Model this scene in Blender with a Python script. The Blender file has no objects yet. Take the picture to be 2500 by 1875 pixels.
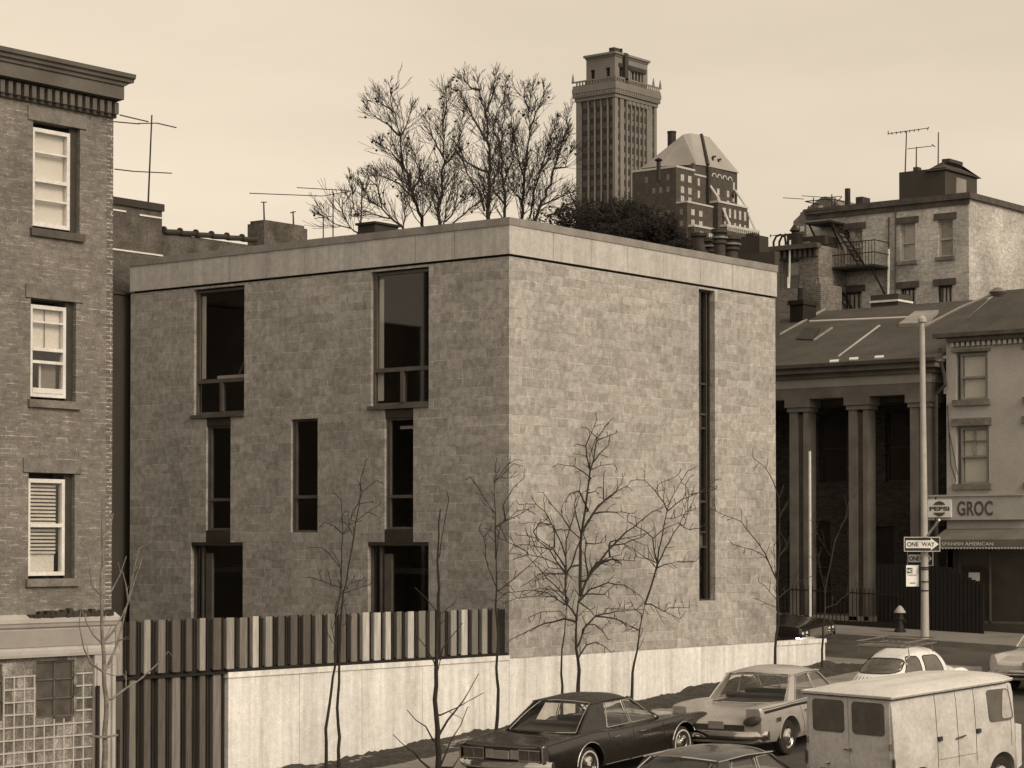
import bpy, bmesh, math, random
from mathutils import Vector, Matrix
from mathutils.bvhtree import BVHTree
import numpy as np
S = bpy.context.scene
COL = S.collection
# ---------------------------------------------------------------- camera
PHI = math.radians(38.29); PITCH = math.radians(1.3); EYE = 3.81; FPX = 5575.0
CAMX, CAMY = -37.637, -29.790
cam = bpy.data.cameras.new('camera'); co = bpy.data.objects.new('camera', cam); COL.objects.link(co)
co.location = (CAMX, CAMY, EYE)
co.rotation_euler = (math.radians(90)+PITCH, 0, PHI-math.radians(90))
cam.sensor_width = 36; cam.lens = FPX/2500*36
YC = 1331-FPX*math.tan(PITCH)
cam.shift_y = (YC-937.5)/2500; cam.shift_x = 0
cam.clip_start = 1; cam.clip_end = 6000
S.camera = co
# ---------------------------------------------------------------- sky and sun
SUN_EL = math.radians(36); SUN_AZ = math.radians(-100)      # azimuth of the direction towards the sun, from +x
w = bpy.data.worlds.new('World'); S.world = w; w.use_nodes = True
nt = w.node_tree; N = nt.nodes; L = nt.links; N.clear()
sky = N.new('ShaderNodeTexSky'); sky.sky_type = 'NISHITA'; sky.sun_disc = False
sky.sun_elevation = SUN_EL; sky.sun_rotation = math.pi/2-SUN_AZ
sky.air_density = 1.0; sky.dust_density = 4.0; sky.ozone_density = 1.0
bw = N.new('ShaderNodeRGBToBW'); L.new(sky.outputs[0], bw.inputs[0])
tc = N.new('ShaderNodeTexCoord'); mp = N.new('ShaderNodeMapping'); mp.inputs['Scale'].default_value = (1.2, 1.2, 5)
L.new(tc.outputs['Generated'], mp.inputs[0])
nz = N.new('ShaderNodeTexNoise'); nz.inputs['Scale'].default_value = 2.6; nz.inputs['Detail'].default_value = 5
L.new(mp.outputs[0], nz.inputs['Vector'])
mr = N.new('ShaderNodeMapRange'); mr.inputs[1].default_value = .3; mr.inputs[2].default_value = .7
mr.inputs[3].default_value = .90; mr.inputs[4].default_value = 1.09; L.new(nz.outputs[0], mr.inputs[0])
# overcast: the clear-sky luminance is compressed, then tinted like the toned print
pw = N.new('ShaderNodeMath'); pw.operation = 'POWER'; pw.inputs[1].default_value = .42; L.new(bw.outputs[0], pw.inputs[0])
mu = N.new('ShaderNodeMath'); mu.operation = 'MULTIPLY'; L.new(pw.outputs[0], mu.inputs[0]); L.new(mr.outputs[0], mu.inputs[1])
vm = N.new('ShaderNodeVectorMath'); vm.operation = 'SCALE'; vm.inputs[0].default_value = (5.35, 4.55, 3.55)
L.new(mu.outputs[0], vm.inputs['Scale'])
bg = N.new('ShaderNodeBackground'); bg.inputs[1].default_value = .098
L.new(vm.outputs[0], bg.inputs[0]); wo = N.new('ShaderNodeOutputWorld'); L.new(bg.outputs[0], wo.inputs[0])
sl = bpy.data.lights.new('sun', 'SUN'); sl.energy = 1.8; sl.angle = math.radians(24); sl.color = (1, .86, .68)
so = bpy.data.objects.new('sun', sl); COL.objects.link(so)
sd = Vector((math.cos(SUN_EL)*math.cos(SUN_AZ), math.cos(SUN_EL)*math.sin(SUN_AZ), math.sin(SUN_EL)))
so.rotation_euler = sd.to_track_quat('Z', 'Y').to_euler(); so.location = (0, -40, 60)
S.view_settings.view_transform = 'Standard'; S.view_settings.look = 'None'
S.view_settings.exposure = 0; S.view_settings.gamma = 1
# ---------------------------------------------------------------- measuring helpers
Fh = Vector((math.cos(PHI), math.sin(PHI), 0)); Rt = Vector((math.sin(PHI), -math.cos(PHI), 0)); Uz = Vector((0, 0, 1))
Fv = Fh*math.cos(PITCH)+Uz*math.sin(PITCH); Uv = Uz*math.cos(PITCH)-Fh*math.sin(PITCH); CP = Vector((CAMX, CAMY, EYE))
def ray(p):
    d = Fv*FPX+Rt*(p[0]-1250)+Uv*(YC-p[1]); return d/math.hypot(d.x, d.y)
def onx(p, X): r = ray(p); return CP+r*((X-CP.x)/r.x)
def ony(p, Y): r = ray(p); return CP+r*((Y-CP.y)/r.y)
def zf(ox, oy, s): return lambda a, b: (ox+a/s, oy+b/s)
ZB = zf(860, 950, 4.1475); Z3 = zf(0, 1275, 2.765); Z1 = zf(0, 100, 2.765); ZC = zf(1660, 660, 1.975); ZT = zf(1200, 1000, 3.95)
r4 = zf(1860, 280, 3.687); r5 = zf(1860, 700, 3.456); r6 = zf(1860, 1100, 3.456); Z4 = zf(750, 1275, 2.765); Z5 = zf(1500, 1475, 4.148)
Z6 = zf(1967, 1475, 4.148); r2 = zf(1350, 80, 4.148); r3 = zf(1400, 280, 4.148); Z8 = zf(700, 100, 2.765); r9 = zf(1640, 520, 5.027)
def sst(a, b, x): t = max(0, min(1, (x-a)/(b-a))); return t*t*(3-2*t)
def road(x, y):
    xx = max(-70, min(60, x)); yy = max(-70, min(70, y))
    bx = .058*xx if xx < 19.6 else .058*19.6+.02*(xx-19.6)
    wy = .02+(.036-.02)*sst(10, 19, xx)
    if yy < -3.3: yv = -3.3+sst(13, 19, xx)*max(-12, yy+3.3)
    elif yy > 0: yv = yy*sst(11, 16, xx)
    else: yv = yy
    return bx-.13+wy*min(yv, 12)
def walk(x, y): return road(x, y)+.13
# ---------------------------------------------------------------- materials
def sep(v): return (v, v**1.045, v**1.10, 1)
MATS = {}
class Mt:
    def __init__(s, name, rough=.85, metal=0, spec=.5):
        s.m = bpy.data.materials.new(name); s.m.use_nodes = True; s.t = s.m.node_tree; s.b = s.t.nodes['Principled BSDF']
        s.b.inputs['Roughness'].default_value = rough; s.b.inputs['Metallic'].default_value = metal
        s.b.inputs['Specular IOR Level'].default_value = spec; s._c = None; MATS[name] = s.m
    def n(s, typ, **k):
        n = s.t.nodes.new('ShaderNode'+typ)
        for a, v in k.items(): setattr(n, a, v)
        return n
    def l(s, a, b): s.t.links.new(a, b)
    def co(s):
        if s._c is None: s._c = s.n('TexCoord').outputs['Object']
        return s._c
    def uv(s):                       # (x+y, z): brick courses run round every corner of an axis-aligned wall
        q = s.n('SeparateXYZ'); s.l(s.co(), q.inputs[0]); a = s.n('Math', operation='ADD'); s.l(q.outputs[0], a.inputs[0]); s.l(q.outputs[1], a.inputs[1])
        c = s.n('CombineXYZ'); s.l(a.outputs[0], c.inputs[0]); s.l(q.outputs[2], c.inputs[1]); return c.outputs[0]
    def noise(s, scale, detail=4, stretch=None, rough=.55):
        v = s.co()
        if stretch: m = s.n('Mapping'); m.inputs['Scale'].default_value = stretch; s.l(v, m.inputs[0]); v = m.outputs[0]
        n = s.n('TexNoise'); n.inputs['Scale'].default_value = scale; n.inputs['Detail'].default_value = detail; n.inputs['Roughness'].default_value = rough
        s.l(v, n.inputs['Vector']); return n.outputs[0]
    def rng(s, x, a, b, c, d):
        n = s.n('MapRange'); n.inputs[1].default_value = a; n.inputs[2].default_value = b; n.inputs[3].default_value = c; n.inputs[4].default_value = d
        s.l(x, n.inputs[0]); return n.outputs[0]
    def mul(s, a, b, op='MULTIPLY'):
        n = s.n('Math', operation=op)
        for i, q in enumerate((a, b)):
            if hasattr(q, 'links'): s.l(q, n.inputs[i])
            else: n.inputs[i].default_value = q
        return n.outputs[0]
    def mixc(s, f, a, b, typ='MIX'):
        n = s.n('MixRGB', blend_type=typ)
        for i, q in enumerate((f, a, b)):
            if hasattr(q, 'links'): s.l(q, n.inputs[i])
            elif i == 0: n.inputs[0].default_value = q
            else: n.inputs[i].default_value = q
        return n.outputs[0]
    def scale(s, c, f):              # colour * scalar socket
        v = s.n('VectorMath', operation='SCALE'); s.l(c, v.inputs[0]); s.l(f, v.inputs['Scale']); return v.outputs[0]
    def col(s, c): s.l(c, s.b.inputs['Base Color']); return s
    def bump(s, h, st=.3, dist=.01):
        b = s.n('Bump'); b.inputs['Strength'].default_value = st; b.inputs['Distance'].default_value = dist; s.l(h, b.inputs['Height']); s.l(b.outputs[0], s.b.inputs['Normal']); return s
def simple(name, v, v2=None, sc=2.5, rough=.85, metal=0, fine=.12, bump=0, fs=28, stretch=None, spec=.4):
    m = Mt(name, rough, metal, spec); v2 = v*.75 if v2 is None else v2
    c = m.mixc(m.rng(m.noise(sc, 5, stretch), .32, .68, 0, 1), sep(v), sep(v2))
    if fine: c = m.scale(c, m.rng(m.noise(fs, 4), .3, .7, 1-fine, 1+fine))
    m.col(c)
    if bump: m.bump(m.noise(fs, 5), bump, .02)
    return m.m
def brickmat(name, w, h, mortar, v1, v2, vm, grain=.15, big=.15, msm=.1, patch=None, bias=0, rough=.9, squash=(1, 2), bump=.5, soft=None):
    m = Mt(name, rough, 0, .3); uv = m.uv()
    b = m.n('TexBrick', offset=.5, squash=squash[0], squash_frequency=squash[1]); m.l(uv, b.inputs['Vector'])
    b.inputs['Scale'].default_value = 1; b.inputs['Brick Width'].default_value = w; b.inputs['Row Height'].default_value = h
    b.inputs['Mortar Size'].default_value = mortar; b.inputs['Mortar Smooth'].default_value = msm; b.inputs['Bias'].default_value = bias
    b.inputs['Color1'].default_value = sep(v1); b.inputs['Color2'].default_value = sep(v2); b.inputs['Mortar'].default_value = sep(vm)
    c = b.outputs[0]
    if patch:                        # mortar shows only in places: elsewhere it is as dark as the brick
        b2 = m.n('TexBrick', offset=.5); m.l(uv, b2.inputs['Vector'])
        for k in ('Scale', 'Brick Width', 'Row Height', 'Mortar Smooth', 'Bias'): b2.inputs[k].default_value = b.inputs[k].default_value
        b2.inputs['Mortar Size'].default_value = mortar*.6
        b2.inputs['Color1'].default_value = sep(v1); b2.inputs['Color2'].default_value = sep(v2); b2.inputs['Mortar'].default_value = sep((v1+v2)/2.3)
        f = m.rng(m.noise(patch[0], 6, (1, 1, patch[2] if len(patch) > 2 else 2.5), .7), patch[1]-.06, patch[1]+.08, 0, 1)
        c = m.mixc(f, b2.outputs[0], c)
    c = m.scale(c, m.rng(m.noise(.55, 4), .3, .7, 1-big, 1+big))
    c = m.scale(c, m.rng(m.noise(42, 3), .3, .7, 1-grain, 1+grain))
    c = m.scale(c, m.rng(m.noise(7, 4), .3, .7, 1-grain*.7, 1+grain*.7))
    m.col(c); inv = m.rng(b.outputs['Fac'], 0, 1, 1, 0); m.bump(m.mul(inv, m.rng(m.noise(60, 3), .3, .7, 0, .5), 'ADD'), bump, .006)
    return m.m
def concrete(name, v, streak=.2, sc=.8, joint=0):
    m = Mt(name, .9, 0, .3)
    c = m.mixc(m.rng(m.noise(sc, 6), .3, .7, 0, 1), sep(v), sep(v*.80))
    st = m.rng(m.noise(1.4, 5, (2.2, 2.2, .16), .65), .5, .72, 0, 1)
    c = m.mixc(m.mul(st, streak), c, sep(v*.42))
    c = m.scale(c, m.rng(m.noise(30, 4), .3, .7, .88, 1.12)); c = m.scale(c, m.rng(m.noise(7, 6, None, .7), .3, .7, .84, 1.12)); c = m.scale(c, m.rng(m.noise(2.2, 5, (3, 3, .12)), .35, .65, .88, 1.06))
    m.col(c); m.bump(m.noise(45, 4), .25, .01); return m.m
def glassmat(name, tint=.55, rough=.03, refl=.12, fk=.9):
    m = bpy.data.materials.new(name); m.use_nodes = True; t = m.node_tree; t.nodes.clear()
    tr = t.nodes.new('ShaderNodeBsdfTransparent'); tr.inputs[0].default_value = (tint, tint*.99, tint*.97, 1)
    g = t.nodes.new('ShaderNodeBsdfGlossy'); g.inputs['Roughness'].default_value = rough; g.inputs[0].default_value = (.9, .9, .9, 1)
    ge = t.nodes.new('ShaderNodeNewGeometry'); dp = t.nodes.new('ShaderNodeVectorMath'); dp.operation = 'DOT_PRODUCT'; t.links.new(ge.outputs['Normal'], dp.inputs[0]); t.links.new(ge.outputs['Incoming'], dp.inputs[1])
    def mm(op, a, b=None):           # Schlick reflectance from either side of the sheet
        q = t.nodes.new('ShaderNodeMath'); q.operation = op
        for i, x_ in enumerate((a, b)):
            if x_ is None: continue
            if hasattr(x_, 'links'): t.links.new(x_, q.inputs[i])
            else: q.inputs[i].default_value = x_
        return q.outputs[0]
    sch = mm('ADD', mm('MULTIPLY', mm('POWER', mm('SUBTRACT', 1.0, mm('ABSOLUTE', dp.outputs['Value'])), 5.0), .96), .04)
    r = t.nodes.new('ShaderNodeMath'); r.operation = 'MULTIPLY_ADD'; r.inputs[1].default_value = fk; r.inputs[2].default_value = refl*.3; t.links.new(sch, r.inputs[0])
    x = t.nodes.new('ShaderNodeMixShader'); t.links.new(r.outputs[0], x.inputs[0]); t.links.new(tr.outputs[0], x.inputs[1]); t.links.new(g.outputs[0], x.inputs[2])
    o = t.nodes.new('ShaderNodeOutputMaterial'); t.links.new(x.outputs[0], o.inputs[0]); MATS[name] = m; return m
def paint(name, v, rough=.3, dirt=.2, coat=.5, v2=None):
    m = Mt(name, rough, 0, .5)
    f = m.rng(m.noise(1.6, 6, None, .65), .4, .75, 0, dirt)
    c = m.mixc(f, sep(v), sep(v2 if v2 else v*.45)); c = m.scale(c, m.rng(m.noise(14, 5, None, .7), .3, .7, 1-dirt*.3, 1+dirt*.2))
    m.col(c); m.l(m.rng(m.noise(6, 4), .3, .7, rough*.8, min(1, rough*1.5)), m.b.inputs['Roughness'])
    m.b.inputs['Coat Weight'].default_value = coat; m.b.inputs['Coat Roughness'].default_value = .12; return m.m
M = dict(
 block=brickmat('block_masonry', .42, .205, .009, .30, .42, .54, grain=.34, big=.13, patch=(1.3, .51), squash=(.55, 3), bump=.8),
 brick=brickmat('old_brick', .215, .072, .008, .155, .20, .40, grain=.3, big=.22, patch=(2.6, .555, 4)),
 brick_edge=brickmat('quoin_brick', .215, .072, .010, .11, .17, .50, grain=.25, patch=(4.5, .50, 3)),
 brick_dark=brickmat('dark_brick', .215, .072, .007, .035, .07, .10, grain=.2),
 brick_mid=brickmat('mid_brick', .215, .072, .008, .10, .17, .22, grain=.3, big=.35),
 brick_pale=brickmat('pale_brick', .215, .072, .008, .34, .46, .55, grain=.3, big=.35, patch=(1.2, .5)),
 brick_far=brickmat('far_brick', .6, .3, .02, .06, .09, .07, grain=.1),
 concrete=concrete('white_concrete', .85, .5), parapet=concrete('parapet_concrete', .54, .16, 1.1), coping=simple('coping_stone', .30, .20, 1.8, bump=.3),
 joint=simple('joint_shadow_gap', .03, .02), rust=simple('rust_stone', .10, .06, 3, bump=.4), lintel=simple('brownstone_lintel', .12, .22, 3.5, bump=.5),
 sash=simple('white_sash_paint', .75, .62, 4, .5), dark_frame=simple('dark_window_frame', .055, .035, 3, .5), mid_frame=simple('bronze_frame', .13, .09, 3, .5),
 cornice=simple('painted_cornice', .13, .09, 1.5, .7, fine=.1), cornice_top=simple('cornice_top_tin', .10, .05, 2.5), shop=simple('shopfront_paint', .34, .26, 1.2, .6, fine=.06),
 shop_lt=simple('shopfront_trim', .45, .36, 2, .6, fine=.06), blind=simple('window_blind', .82, .74, 1.2, .8, fine=.04), drape=simple('pale_curtain', .82, .74, 2, .9),
 room=simple('dark_room', .07, .05), wood_dark=simple('dark_board_and_gap_shade', .012, .008, 5, .8), pane_grey=simple('dusty_pane', .10, .05, 4, .35, spec=.5),  # dark board colour also holds the shade of the fence gaps
 dirt=simple('dug_earth', .055, .03, 5, 1, fine=.4, bump=1, fs=16), asphalt=simple('asphalt', .085, .04, .55, .9, fine=.3, bump=.4, fs=34), walkc=simple('sidewalk_concrete', .24, .17, 1.3, .9, fine=.12, bump=.3),
 ground=simple('city_ground', .09, .06, .1), kerb=simple('kerb_stone', .2, .14, 2, .9), bark=simple('sapling_bark', .035, .02, 12, .9, bump=.5, fs=60), bark_lt=simple('pale_sapling_bark', .24, .12, 9, .9, bump=.4, fs=60),
 bark_far=simple('tree_bark', .04, .025, 3, 1), leaf=simple('dark_leaves', .012, .007, 1, 1), iron=simple('black_iron', .02, .012, 3, .6), metal=simple('galvanised', .22, .15, 5, .45, .4), pole=simple('pole_paint', .45, .36, 3, .5, fine=.08),
 tar=simple('tar_roof', .05, .03, 1, .9), slate=simple('slate_roof', .065, .04, .8, .8, bump=.3, fs=9, fine=.25), roofpale=simple('pale_sheet_roof', .36, .26, .12, .6, fine=.05),
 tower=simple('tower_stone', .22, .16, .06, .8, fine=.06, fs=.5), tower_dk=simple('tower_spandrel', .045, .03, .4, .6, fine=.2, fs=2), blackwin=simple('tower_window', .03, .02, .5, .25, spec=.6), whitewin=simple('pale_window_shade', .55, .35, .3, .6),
 stone=simple('pale_stone_band', .5, .42, .3), stucco=simple('grey_stucco', .46, .36, .7, .9, bump=.2), stucco_dk=simple('render_with_gap_shade', .06, .045, .8, .9), porticow=simple('portico_paint', .19, .11, 1.2, .7, fine=.12), cast=simple('ivy_dark', .03, .02, 2),
 chrome=simple('chrome', .62, .5, 3, .12, 1, fine=.03), tyre=simple('tyre_rubber', .025, .02, 8, .85), white_wall=simple('whitewall', .6, .5, 6, .7), rubber=simple('rubber_seal', .02, .015), seat=simple('seat_vinyl', .06, .04, 4, .6), lamp_red=simple('tail_lamp_lens', .10, .07, 9, .2),
 car_dark=paint('dark_car_paint', .016, .22, .3, .5), car_roof=paint('dark_vinyl_roof', .022, .5, .2, .2), car_pale=paint('pale_car_paint', .34, .3, .35, .5), car_pale_top=paint('pale_car_roof', .38, .35, .2, .4), van=paint('van_paint', .60, .5, .6, .15, .24), van_roof=paint('van_roof_paint', .66, .5, .5, .1, .42), white_car=paint('white_car_paint', .80, .3, .2, .6), edge_car=paint('cream_car_paint', .42, .3, .3, .5), grey_car=paint('grey_car_paint', .12, .25, .2, .7),
 glass=glassmat('clear_glass', .93, .02, .03), glass_dk=glassmat('dark_glass', .86, .03, .0, 1.0), old_render=simple('old_render', .13, .055, 2.2, .95, fine=.3, bump=.6, fs=14), sign_white=simple('sign_white', .85, .78, 3, .5), sign_black=simple('sign_black', .03, .025, 3, .5), sign_grey=simple('sign_grey', .22, .18, 2, .6), letter=simple('letter_grey', .10, .08, 4, .6),
 awning=simple('awning_canvas', .16, .11, 1.5, .9), shopglass=simple('shop_glass', .07, .045, .9, .12, spec=.8), van_glass=simple('van_glass', .13, .07, 2.2, .12, spec=.8), clay=simple('clay_pot', .06, .035, 4, .8), plastic_bag=simple('window_sheet', .5, .35, 6, .4))
def plank(name, v):
    m = Mt(name, .8, 0, .3); c = m.mixc(m.rng(m.noise(2.2, 6, (12, 12, .5), .7), .35, .7, 0, 1), sep(v), sep(v*.55)); c = m.scale(c, m.rng(m.noise(40, 3, (1, 1, .1)), .3, .7, .85, 1.15)); m.col(c); return m.m
M['glass_block'] = brickmat('glass_block', .212, .208, .004, .09, .30, .2, grain=.5, big=.3, rough=.4)
PL = [plank('plank_%s' % n, v) for n, v in (('silver', .56), ('tan', .34), ('brown', .12), ('worn', .22))]
# ---------------------------------------------------------------- mesh builder
W = {}
class MB:
    def __init__(s): s.v = []; s.f = []; s.mi = []; s.k = 0
    def add(s, vs, fs):
        b = len(s.v); s.v += [tuple(v) for v in vs]; s.f += [tuple(i+b for i in f) for f in fs]; s.mi += [s.k]*len(fs); return s
    def box(s, x0, y0, z0, x1, y1, z1):
        x0, x1 = min(x0, x1), max(x0, x1); y0, y1 = min(y0, y1), max(y0, y1); z0, z1 = min(z0, z1), max(z0, z1)
        return s.add([(x0, y0, z0), (x1, y0, z0), (x1, y1, z0), (x0, y1, z0), (x0, y0, z1), (x1, y0, z1), (x1, y1, z1), (x0, y1, z1)],
                     [(0, 3, 2, 1), (4, 5, 6, 7), (0, 1, 5, 4), (1, 2, 6, 5), (2, 3, 7, 6), (3, 0, 4, 7)])
    def prism(s, poly, f0, f1):       # poly of 2D points; f0/f1 map a point to 3D on the two end faces
        n = len(poly); vs = [f0(*p) for p in poly]+[f1(*p) for p in poly]
        return s.add(vs, [tuple(range(n))[::-1], tuple(range(n, 2*n))]+[(i, (i+1) % n, n+(i+1) % n, n+i) for i in range(n)])
    def tube(s, pts, r, n=5, caps=True):
        pts = [Vector(p) for p in pts]; k = len(pts); rs = [r]*k if not hasattr(r, '__len__') else list(r); vs = []; up = None
        for i, p in enumerate(pts):
            d = (pts[min(i+1, k-1)]-pts[max(i-1, 0)])
            if d.length < 1e-9: d = Vector((0, 0, 1))
            d.normalize()
            a = d.orthogonal().normalized() if up is None else (up-d*up.dot(d))
            if a.length < 1e-6: a = d.orthogonal()
            a.normalize(); up = a; b = d.cross(a)
            vs += [p+(a*math.cos(2*math.pi*j/n)+b*math.sin(2*math.pi*j/n))*rs[i] for j in range(n)]
        fs = [(i*n+j, i*n+(j+1) % n, (i+1)*n+(j+1) % n, (i+1)*n+j) for i in range(k-1) for j in range(n)]
        if caps: fs += [tuple(range(n))[::-1], tuple(range((k-1)*n, k*n))]
        return s.add(vs, fs)
    def lathe(s, prof, c, axis='z', n=16, closed=False):     # prof of (radius, along)
        vs = []
        for r, a in prof:
            for j in range(n):
                t = 2*math.pi*j/n; u, v = r*math.cos(t), r*math.sin(t)
                q = (u, v, a) if axis == 'z' else ((a, u, v) if axis == 'x' else (v, a, u))
                vs.append((c[0]+q[0], c[1]+q[1], c[2]+q[2]))
        k = len(prof); fs = [(i*n+j, i*n+(j+1) % n, (i+1)*n+(j+1) % n, (i+1)*n+j) for i in range(k-1) for j in range(n)]
        if closed: fs += [tuple(range(n))[::-1], tuple(range((k-1)*n, k*n))]
        return s.add(vs, fs)
    def build(s, name, mat, parent=None, smooth=False, angle=35):
        me = bpy.data.meshes.new(name); me.from_pydata(s.v, [], s.f); me.update()
        for m_ in (mat if isinstance(mat, (list, tuple)) else [mat]): me.materials.append(m_)
        if any(s.mi): me.polygons.foreach_set('material_index', s.mi)
        bm = bmesh.new(); bm.from_mesh(me); bmesh.ops.recalc_face_normals(bm, faces=bm.faces); bm.to_mesh(me); bm.free()
        if smooth: me.shade_smooth(); me.set_sharp_from_angle(angle=math.radians(angle))
        return link(name, me, parent)
def link(name, me, parent=None):
    o = bpy.data.objects.new(name, me); COL.objects.link(o)
    if parent is not None: o.parent = parent; o.location = -Vector(W[parent.name])
    W[o.name] = (0, 0, 0); return o
def tag(o, label, cat, group=None, kind=None):
    o['label'] = label; o['category'] = cat
    if group: o['group'] = group
    if kind: o['kind'] = kind
    return o
def struct(o): o['kind'] = 'structure'; return o
def thing(name, label, cat, loc=(0, 0, 0), group=None, local=False, rot=None):
    o = bpy.data.objects.new(name, None); COL.objects.link(o); o.location = loc; o.empty_display_size = .3
    W[o.name] = (0, 0, 0) if local else tuple(loc)
    if rot: o.rotation_euler = rot
    return tag(o, label, cat, group)
# wall-plane helper: axis 'x' = plane x=c facing -x (u is y); axis 'y' = plane y=c facing -y (u is x); d goes into the wall
def PX(ax, c): return (lambda u, z, d: (c+d, u, z)) if ax == 'x' else (lambda u, z, d: (u, c+d, z))
def bar(m, ax, c, u0, u1, z0, z1, d0, d1):
    p = PX(ax, c); a = p(u0, z0, d0); b = p(u1, z1, d1); return m.box(*a, *b)
def panel(m, ax, c, u0, u1, z0, z1, holes, depth=.25):
    p = PX(ax, c); us = sorted({u0, u1, *[h[0] for h in holes], *[h[1] for h in holes]}); zs = sorted({z0, z1, *[h[2] for h in holes], *[h[3] for h in holes]})
    us = [u for u in us if u0 <= u <= u1]; zs = [z for z in zs if z0 <= z <= z1]
    hole = lambda i, j: any(h[0] < (us[i]+us[i+1])/2 < h[1] and h[2] < (zs[j]+zs[j+1])/2 < h[3] for h in holes) if 0 <= i < len(us)-1 and 0 <= j < len(zs)-1 else False
    for i in range(len(us)-1):
        for j in range(len(zs)-1):
            a, b, c_, d_ = us[i], us[i+1], zs[j], zs[j+1]
            if not hole(i, j): m.add([p(a, c_, 0), p(b, c_, 0), p(b, d_, 0), p(a, d_, 0)], [(0, 1, 2, 3)]); continue
            if not hole(i-1, j): m.add([p(a, c_, 0), p(a, d_, 0), p(a, d_, depth), p(a, c_, depth)], [(0, 1, 2, 3)])
            if not hole(i+1, j): m.add([p(b, c_, 0), p(b, d_, 0), p(b, d_, depth), p(b, c_, depth)], [(0, 1, 2, 3)])
            if not hole(i, j-1): m.add([p(a, c_, 0), p(b, c_, 0), p(b, c_, depth), p(a, c_, depth)], [(0, 1, 2, 3)])
            if not hole(i, j+1): m.add([p(a, d_, 0), p(b, d_, 0), p(b, d_, depth), p(a, d_, depth)], [(0, 1, 2, 3)])
    return m
def frame(m, ax, c, u0, u1, z0, z1, w_, d0, d1):
    bar(m, ax, c, u0, u0+w_, z0, z1, d0, d1); bar(m, ax, c, u1-w_, u1, z0, z1, d0, d1)
    bar(m, ax, c, u0+w_, u1-w_, z0, z0+w_, d0, d1); bar(m, ax, c, u0+w_, u1-w_, z1-w_, z1, d0, d1); return m
def textmesh(name, body, size, mat, parent, loc, rot, extrude=.004, sx=1.0, align='LEFT', sp=1.0, offset=0.0, fit=None):
    cu = bpy.data.curves.new(name, 'FONT'); cu.body = body; cu.size = size; cu.extrude = extrude; cu.align_x = align; cu.space_character = sp; cu.offset = offset
    t = bpy.data.objects.new(name, cu); COL.objects.link(t); bpy.context.view_layer.update()
    me = bpy.data.meshes.new_from_object(t.evaluated_get(bpy.context.evaluated_depsgraph_get())); bpy.data.objects.remove(t); me.materials.clear(); me.materials.append(mat)
    if fit: xs_ = [v.co.x for v in me.vertices]; sx = fit/(max(xs_)-min(xs_))
    R_ = Matrix.Translation(Vector(loc)) @ rot.to_4x4() @ Matrix.Diagonal((sx, 1, 1, 1)); me.transform(R_); return link(name, me, parent)
# ================================================================ setting: ground, road, pavements
def sheet(name, x0, x1, y0, y1, fn, mat, step=1.0, side=None):
    nx = max(1, int((x1-x0)/step)); ny = max(1, int((y1-y0)/step)); m = MB()
    vs = [(x0+(x1-x0)*i/nx, y0+(y1-y0)*j/ny) for i in range(nx+1) for j in range(ny+1)]
    m.add([(x, y, fn(x, y)) for x, y in vs], [(i*(ny+1)+j, (i+1)*(ny+1)+j, (i+1)*(ny+1)+j+1, i*(ny+1)+j+1) for i in range(nx) for j in range(ny)])
    if side:
        rim = [(x0+(x1-x0)*i/nx, y0) for i in range(nx+1)]+[(x1, y0+(y1-y0)*j/ny) for j in range(1, ny+1)]+[(x1-(x1-x0)*i/nx, y1) for i in range(1, nx+1)]+[(x0, y1-(y1-y0)*j/ny) for j in range(1, ny+1)]
        for a, b in zip(rim[:-1], rim[1:]): m.add([(a[0], a[1], fn(*a)), (b[0], b[1], fn(*b)), (b[0], b[1], fn(*b)-side), (a[0], a[1], fn(*a)-side)], [(0, 1, 2, 3)])
    return struct(m.build(name, mat, smooth=True))
sheet('ground', -3000, 3000, -3000, 3000, lambda x, y: -6.5, M['ground'], 3000)
sheet('street', -70, 60, -70, 70, road, M['asphalt'], 1.0)
sheet('sidewalk', -60, 14.6, -3.3, 0.05, walk, M['walkc'], .8, .25)
sheet('sidewalk', 13.2, 14.6, .06, 60, walk, M['walkc'], .8, .25)
sheet('sidewalk', 19.7, 58, -60, 60, lambda x, y: walk(x, y)+.01, M['walkc'], 1.2, .25)
sheet('kerb', -60, 14.75, -3.46, -3.3, lambda x, y: walk(x, -3.3)+.004, M['kerb'], .5, .25)
sheet('kerb', 14.6, 14.76, -3.3, 60, lambda x, y: walk(14.6, y)+.004, M['kerb'], .8, .25)
sheet('kerb', 19.52, 19.7, -60, 60, lambda x, y: walk(19.7, y)+.012, M['kerb'], .8, .25)
# joints cut across the pavement are a thin dark line of grit in the slabs
jm = MB()
for i in range(40):
    x = -40+i*1.4
    if x > 14: break
    jm.add([(x, -3.29, walk(x, -3.29)+.004), (x+.018, -3.29, walk(x, -3.29)+.004), (x+.018, -1.4, walk(x, -1.4)+.004), (x, -1.4, walk(x, -1.4)+.004)], [(0, 1, 2, 3)])
struct(jm.build('sidewalk_joints', M['joint']))
rnd = random.Random(5)
import mathutils
def dirtz(x, y):
    n = mathutils.noise.noise(Vector((x*1.3, y*2.1, .3)))+.5*mathutils.noise.noise(Vector((x*4, y*4, 2)))+.35*mathutils.noise.noise(Vector((x*11, y*11, 5)))
    e = sst(-1.55, -1.0, y)
    return walk(x, y)-.05+e*(.09+.09*n+.05*sst(2, 7, x))
sheet('dirt_strip', -11, 13, -1.6, -.01, dirtz, M['dirt'], .09)
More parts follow.
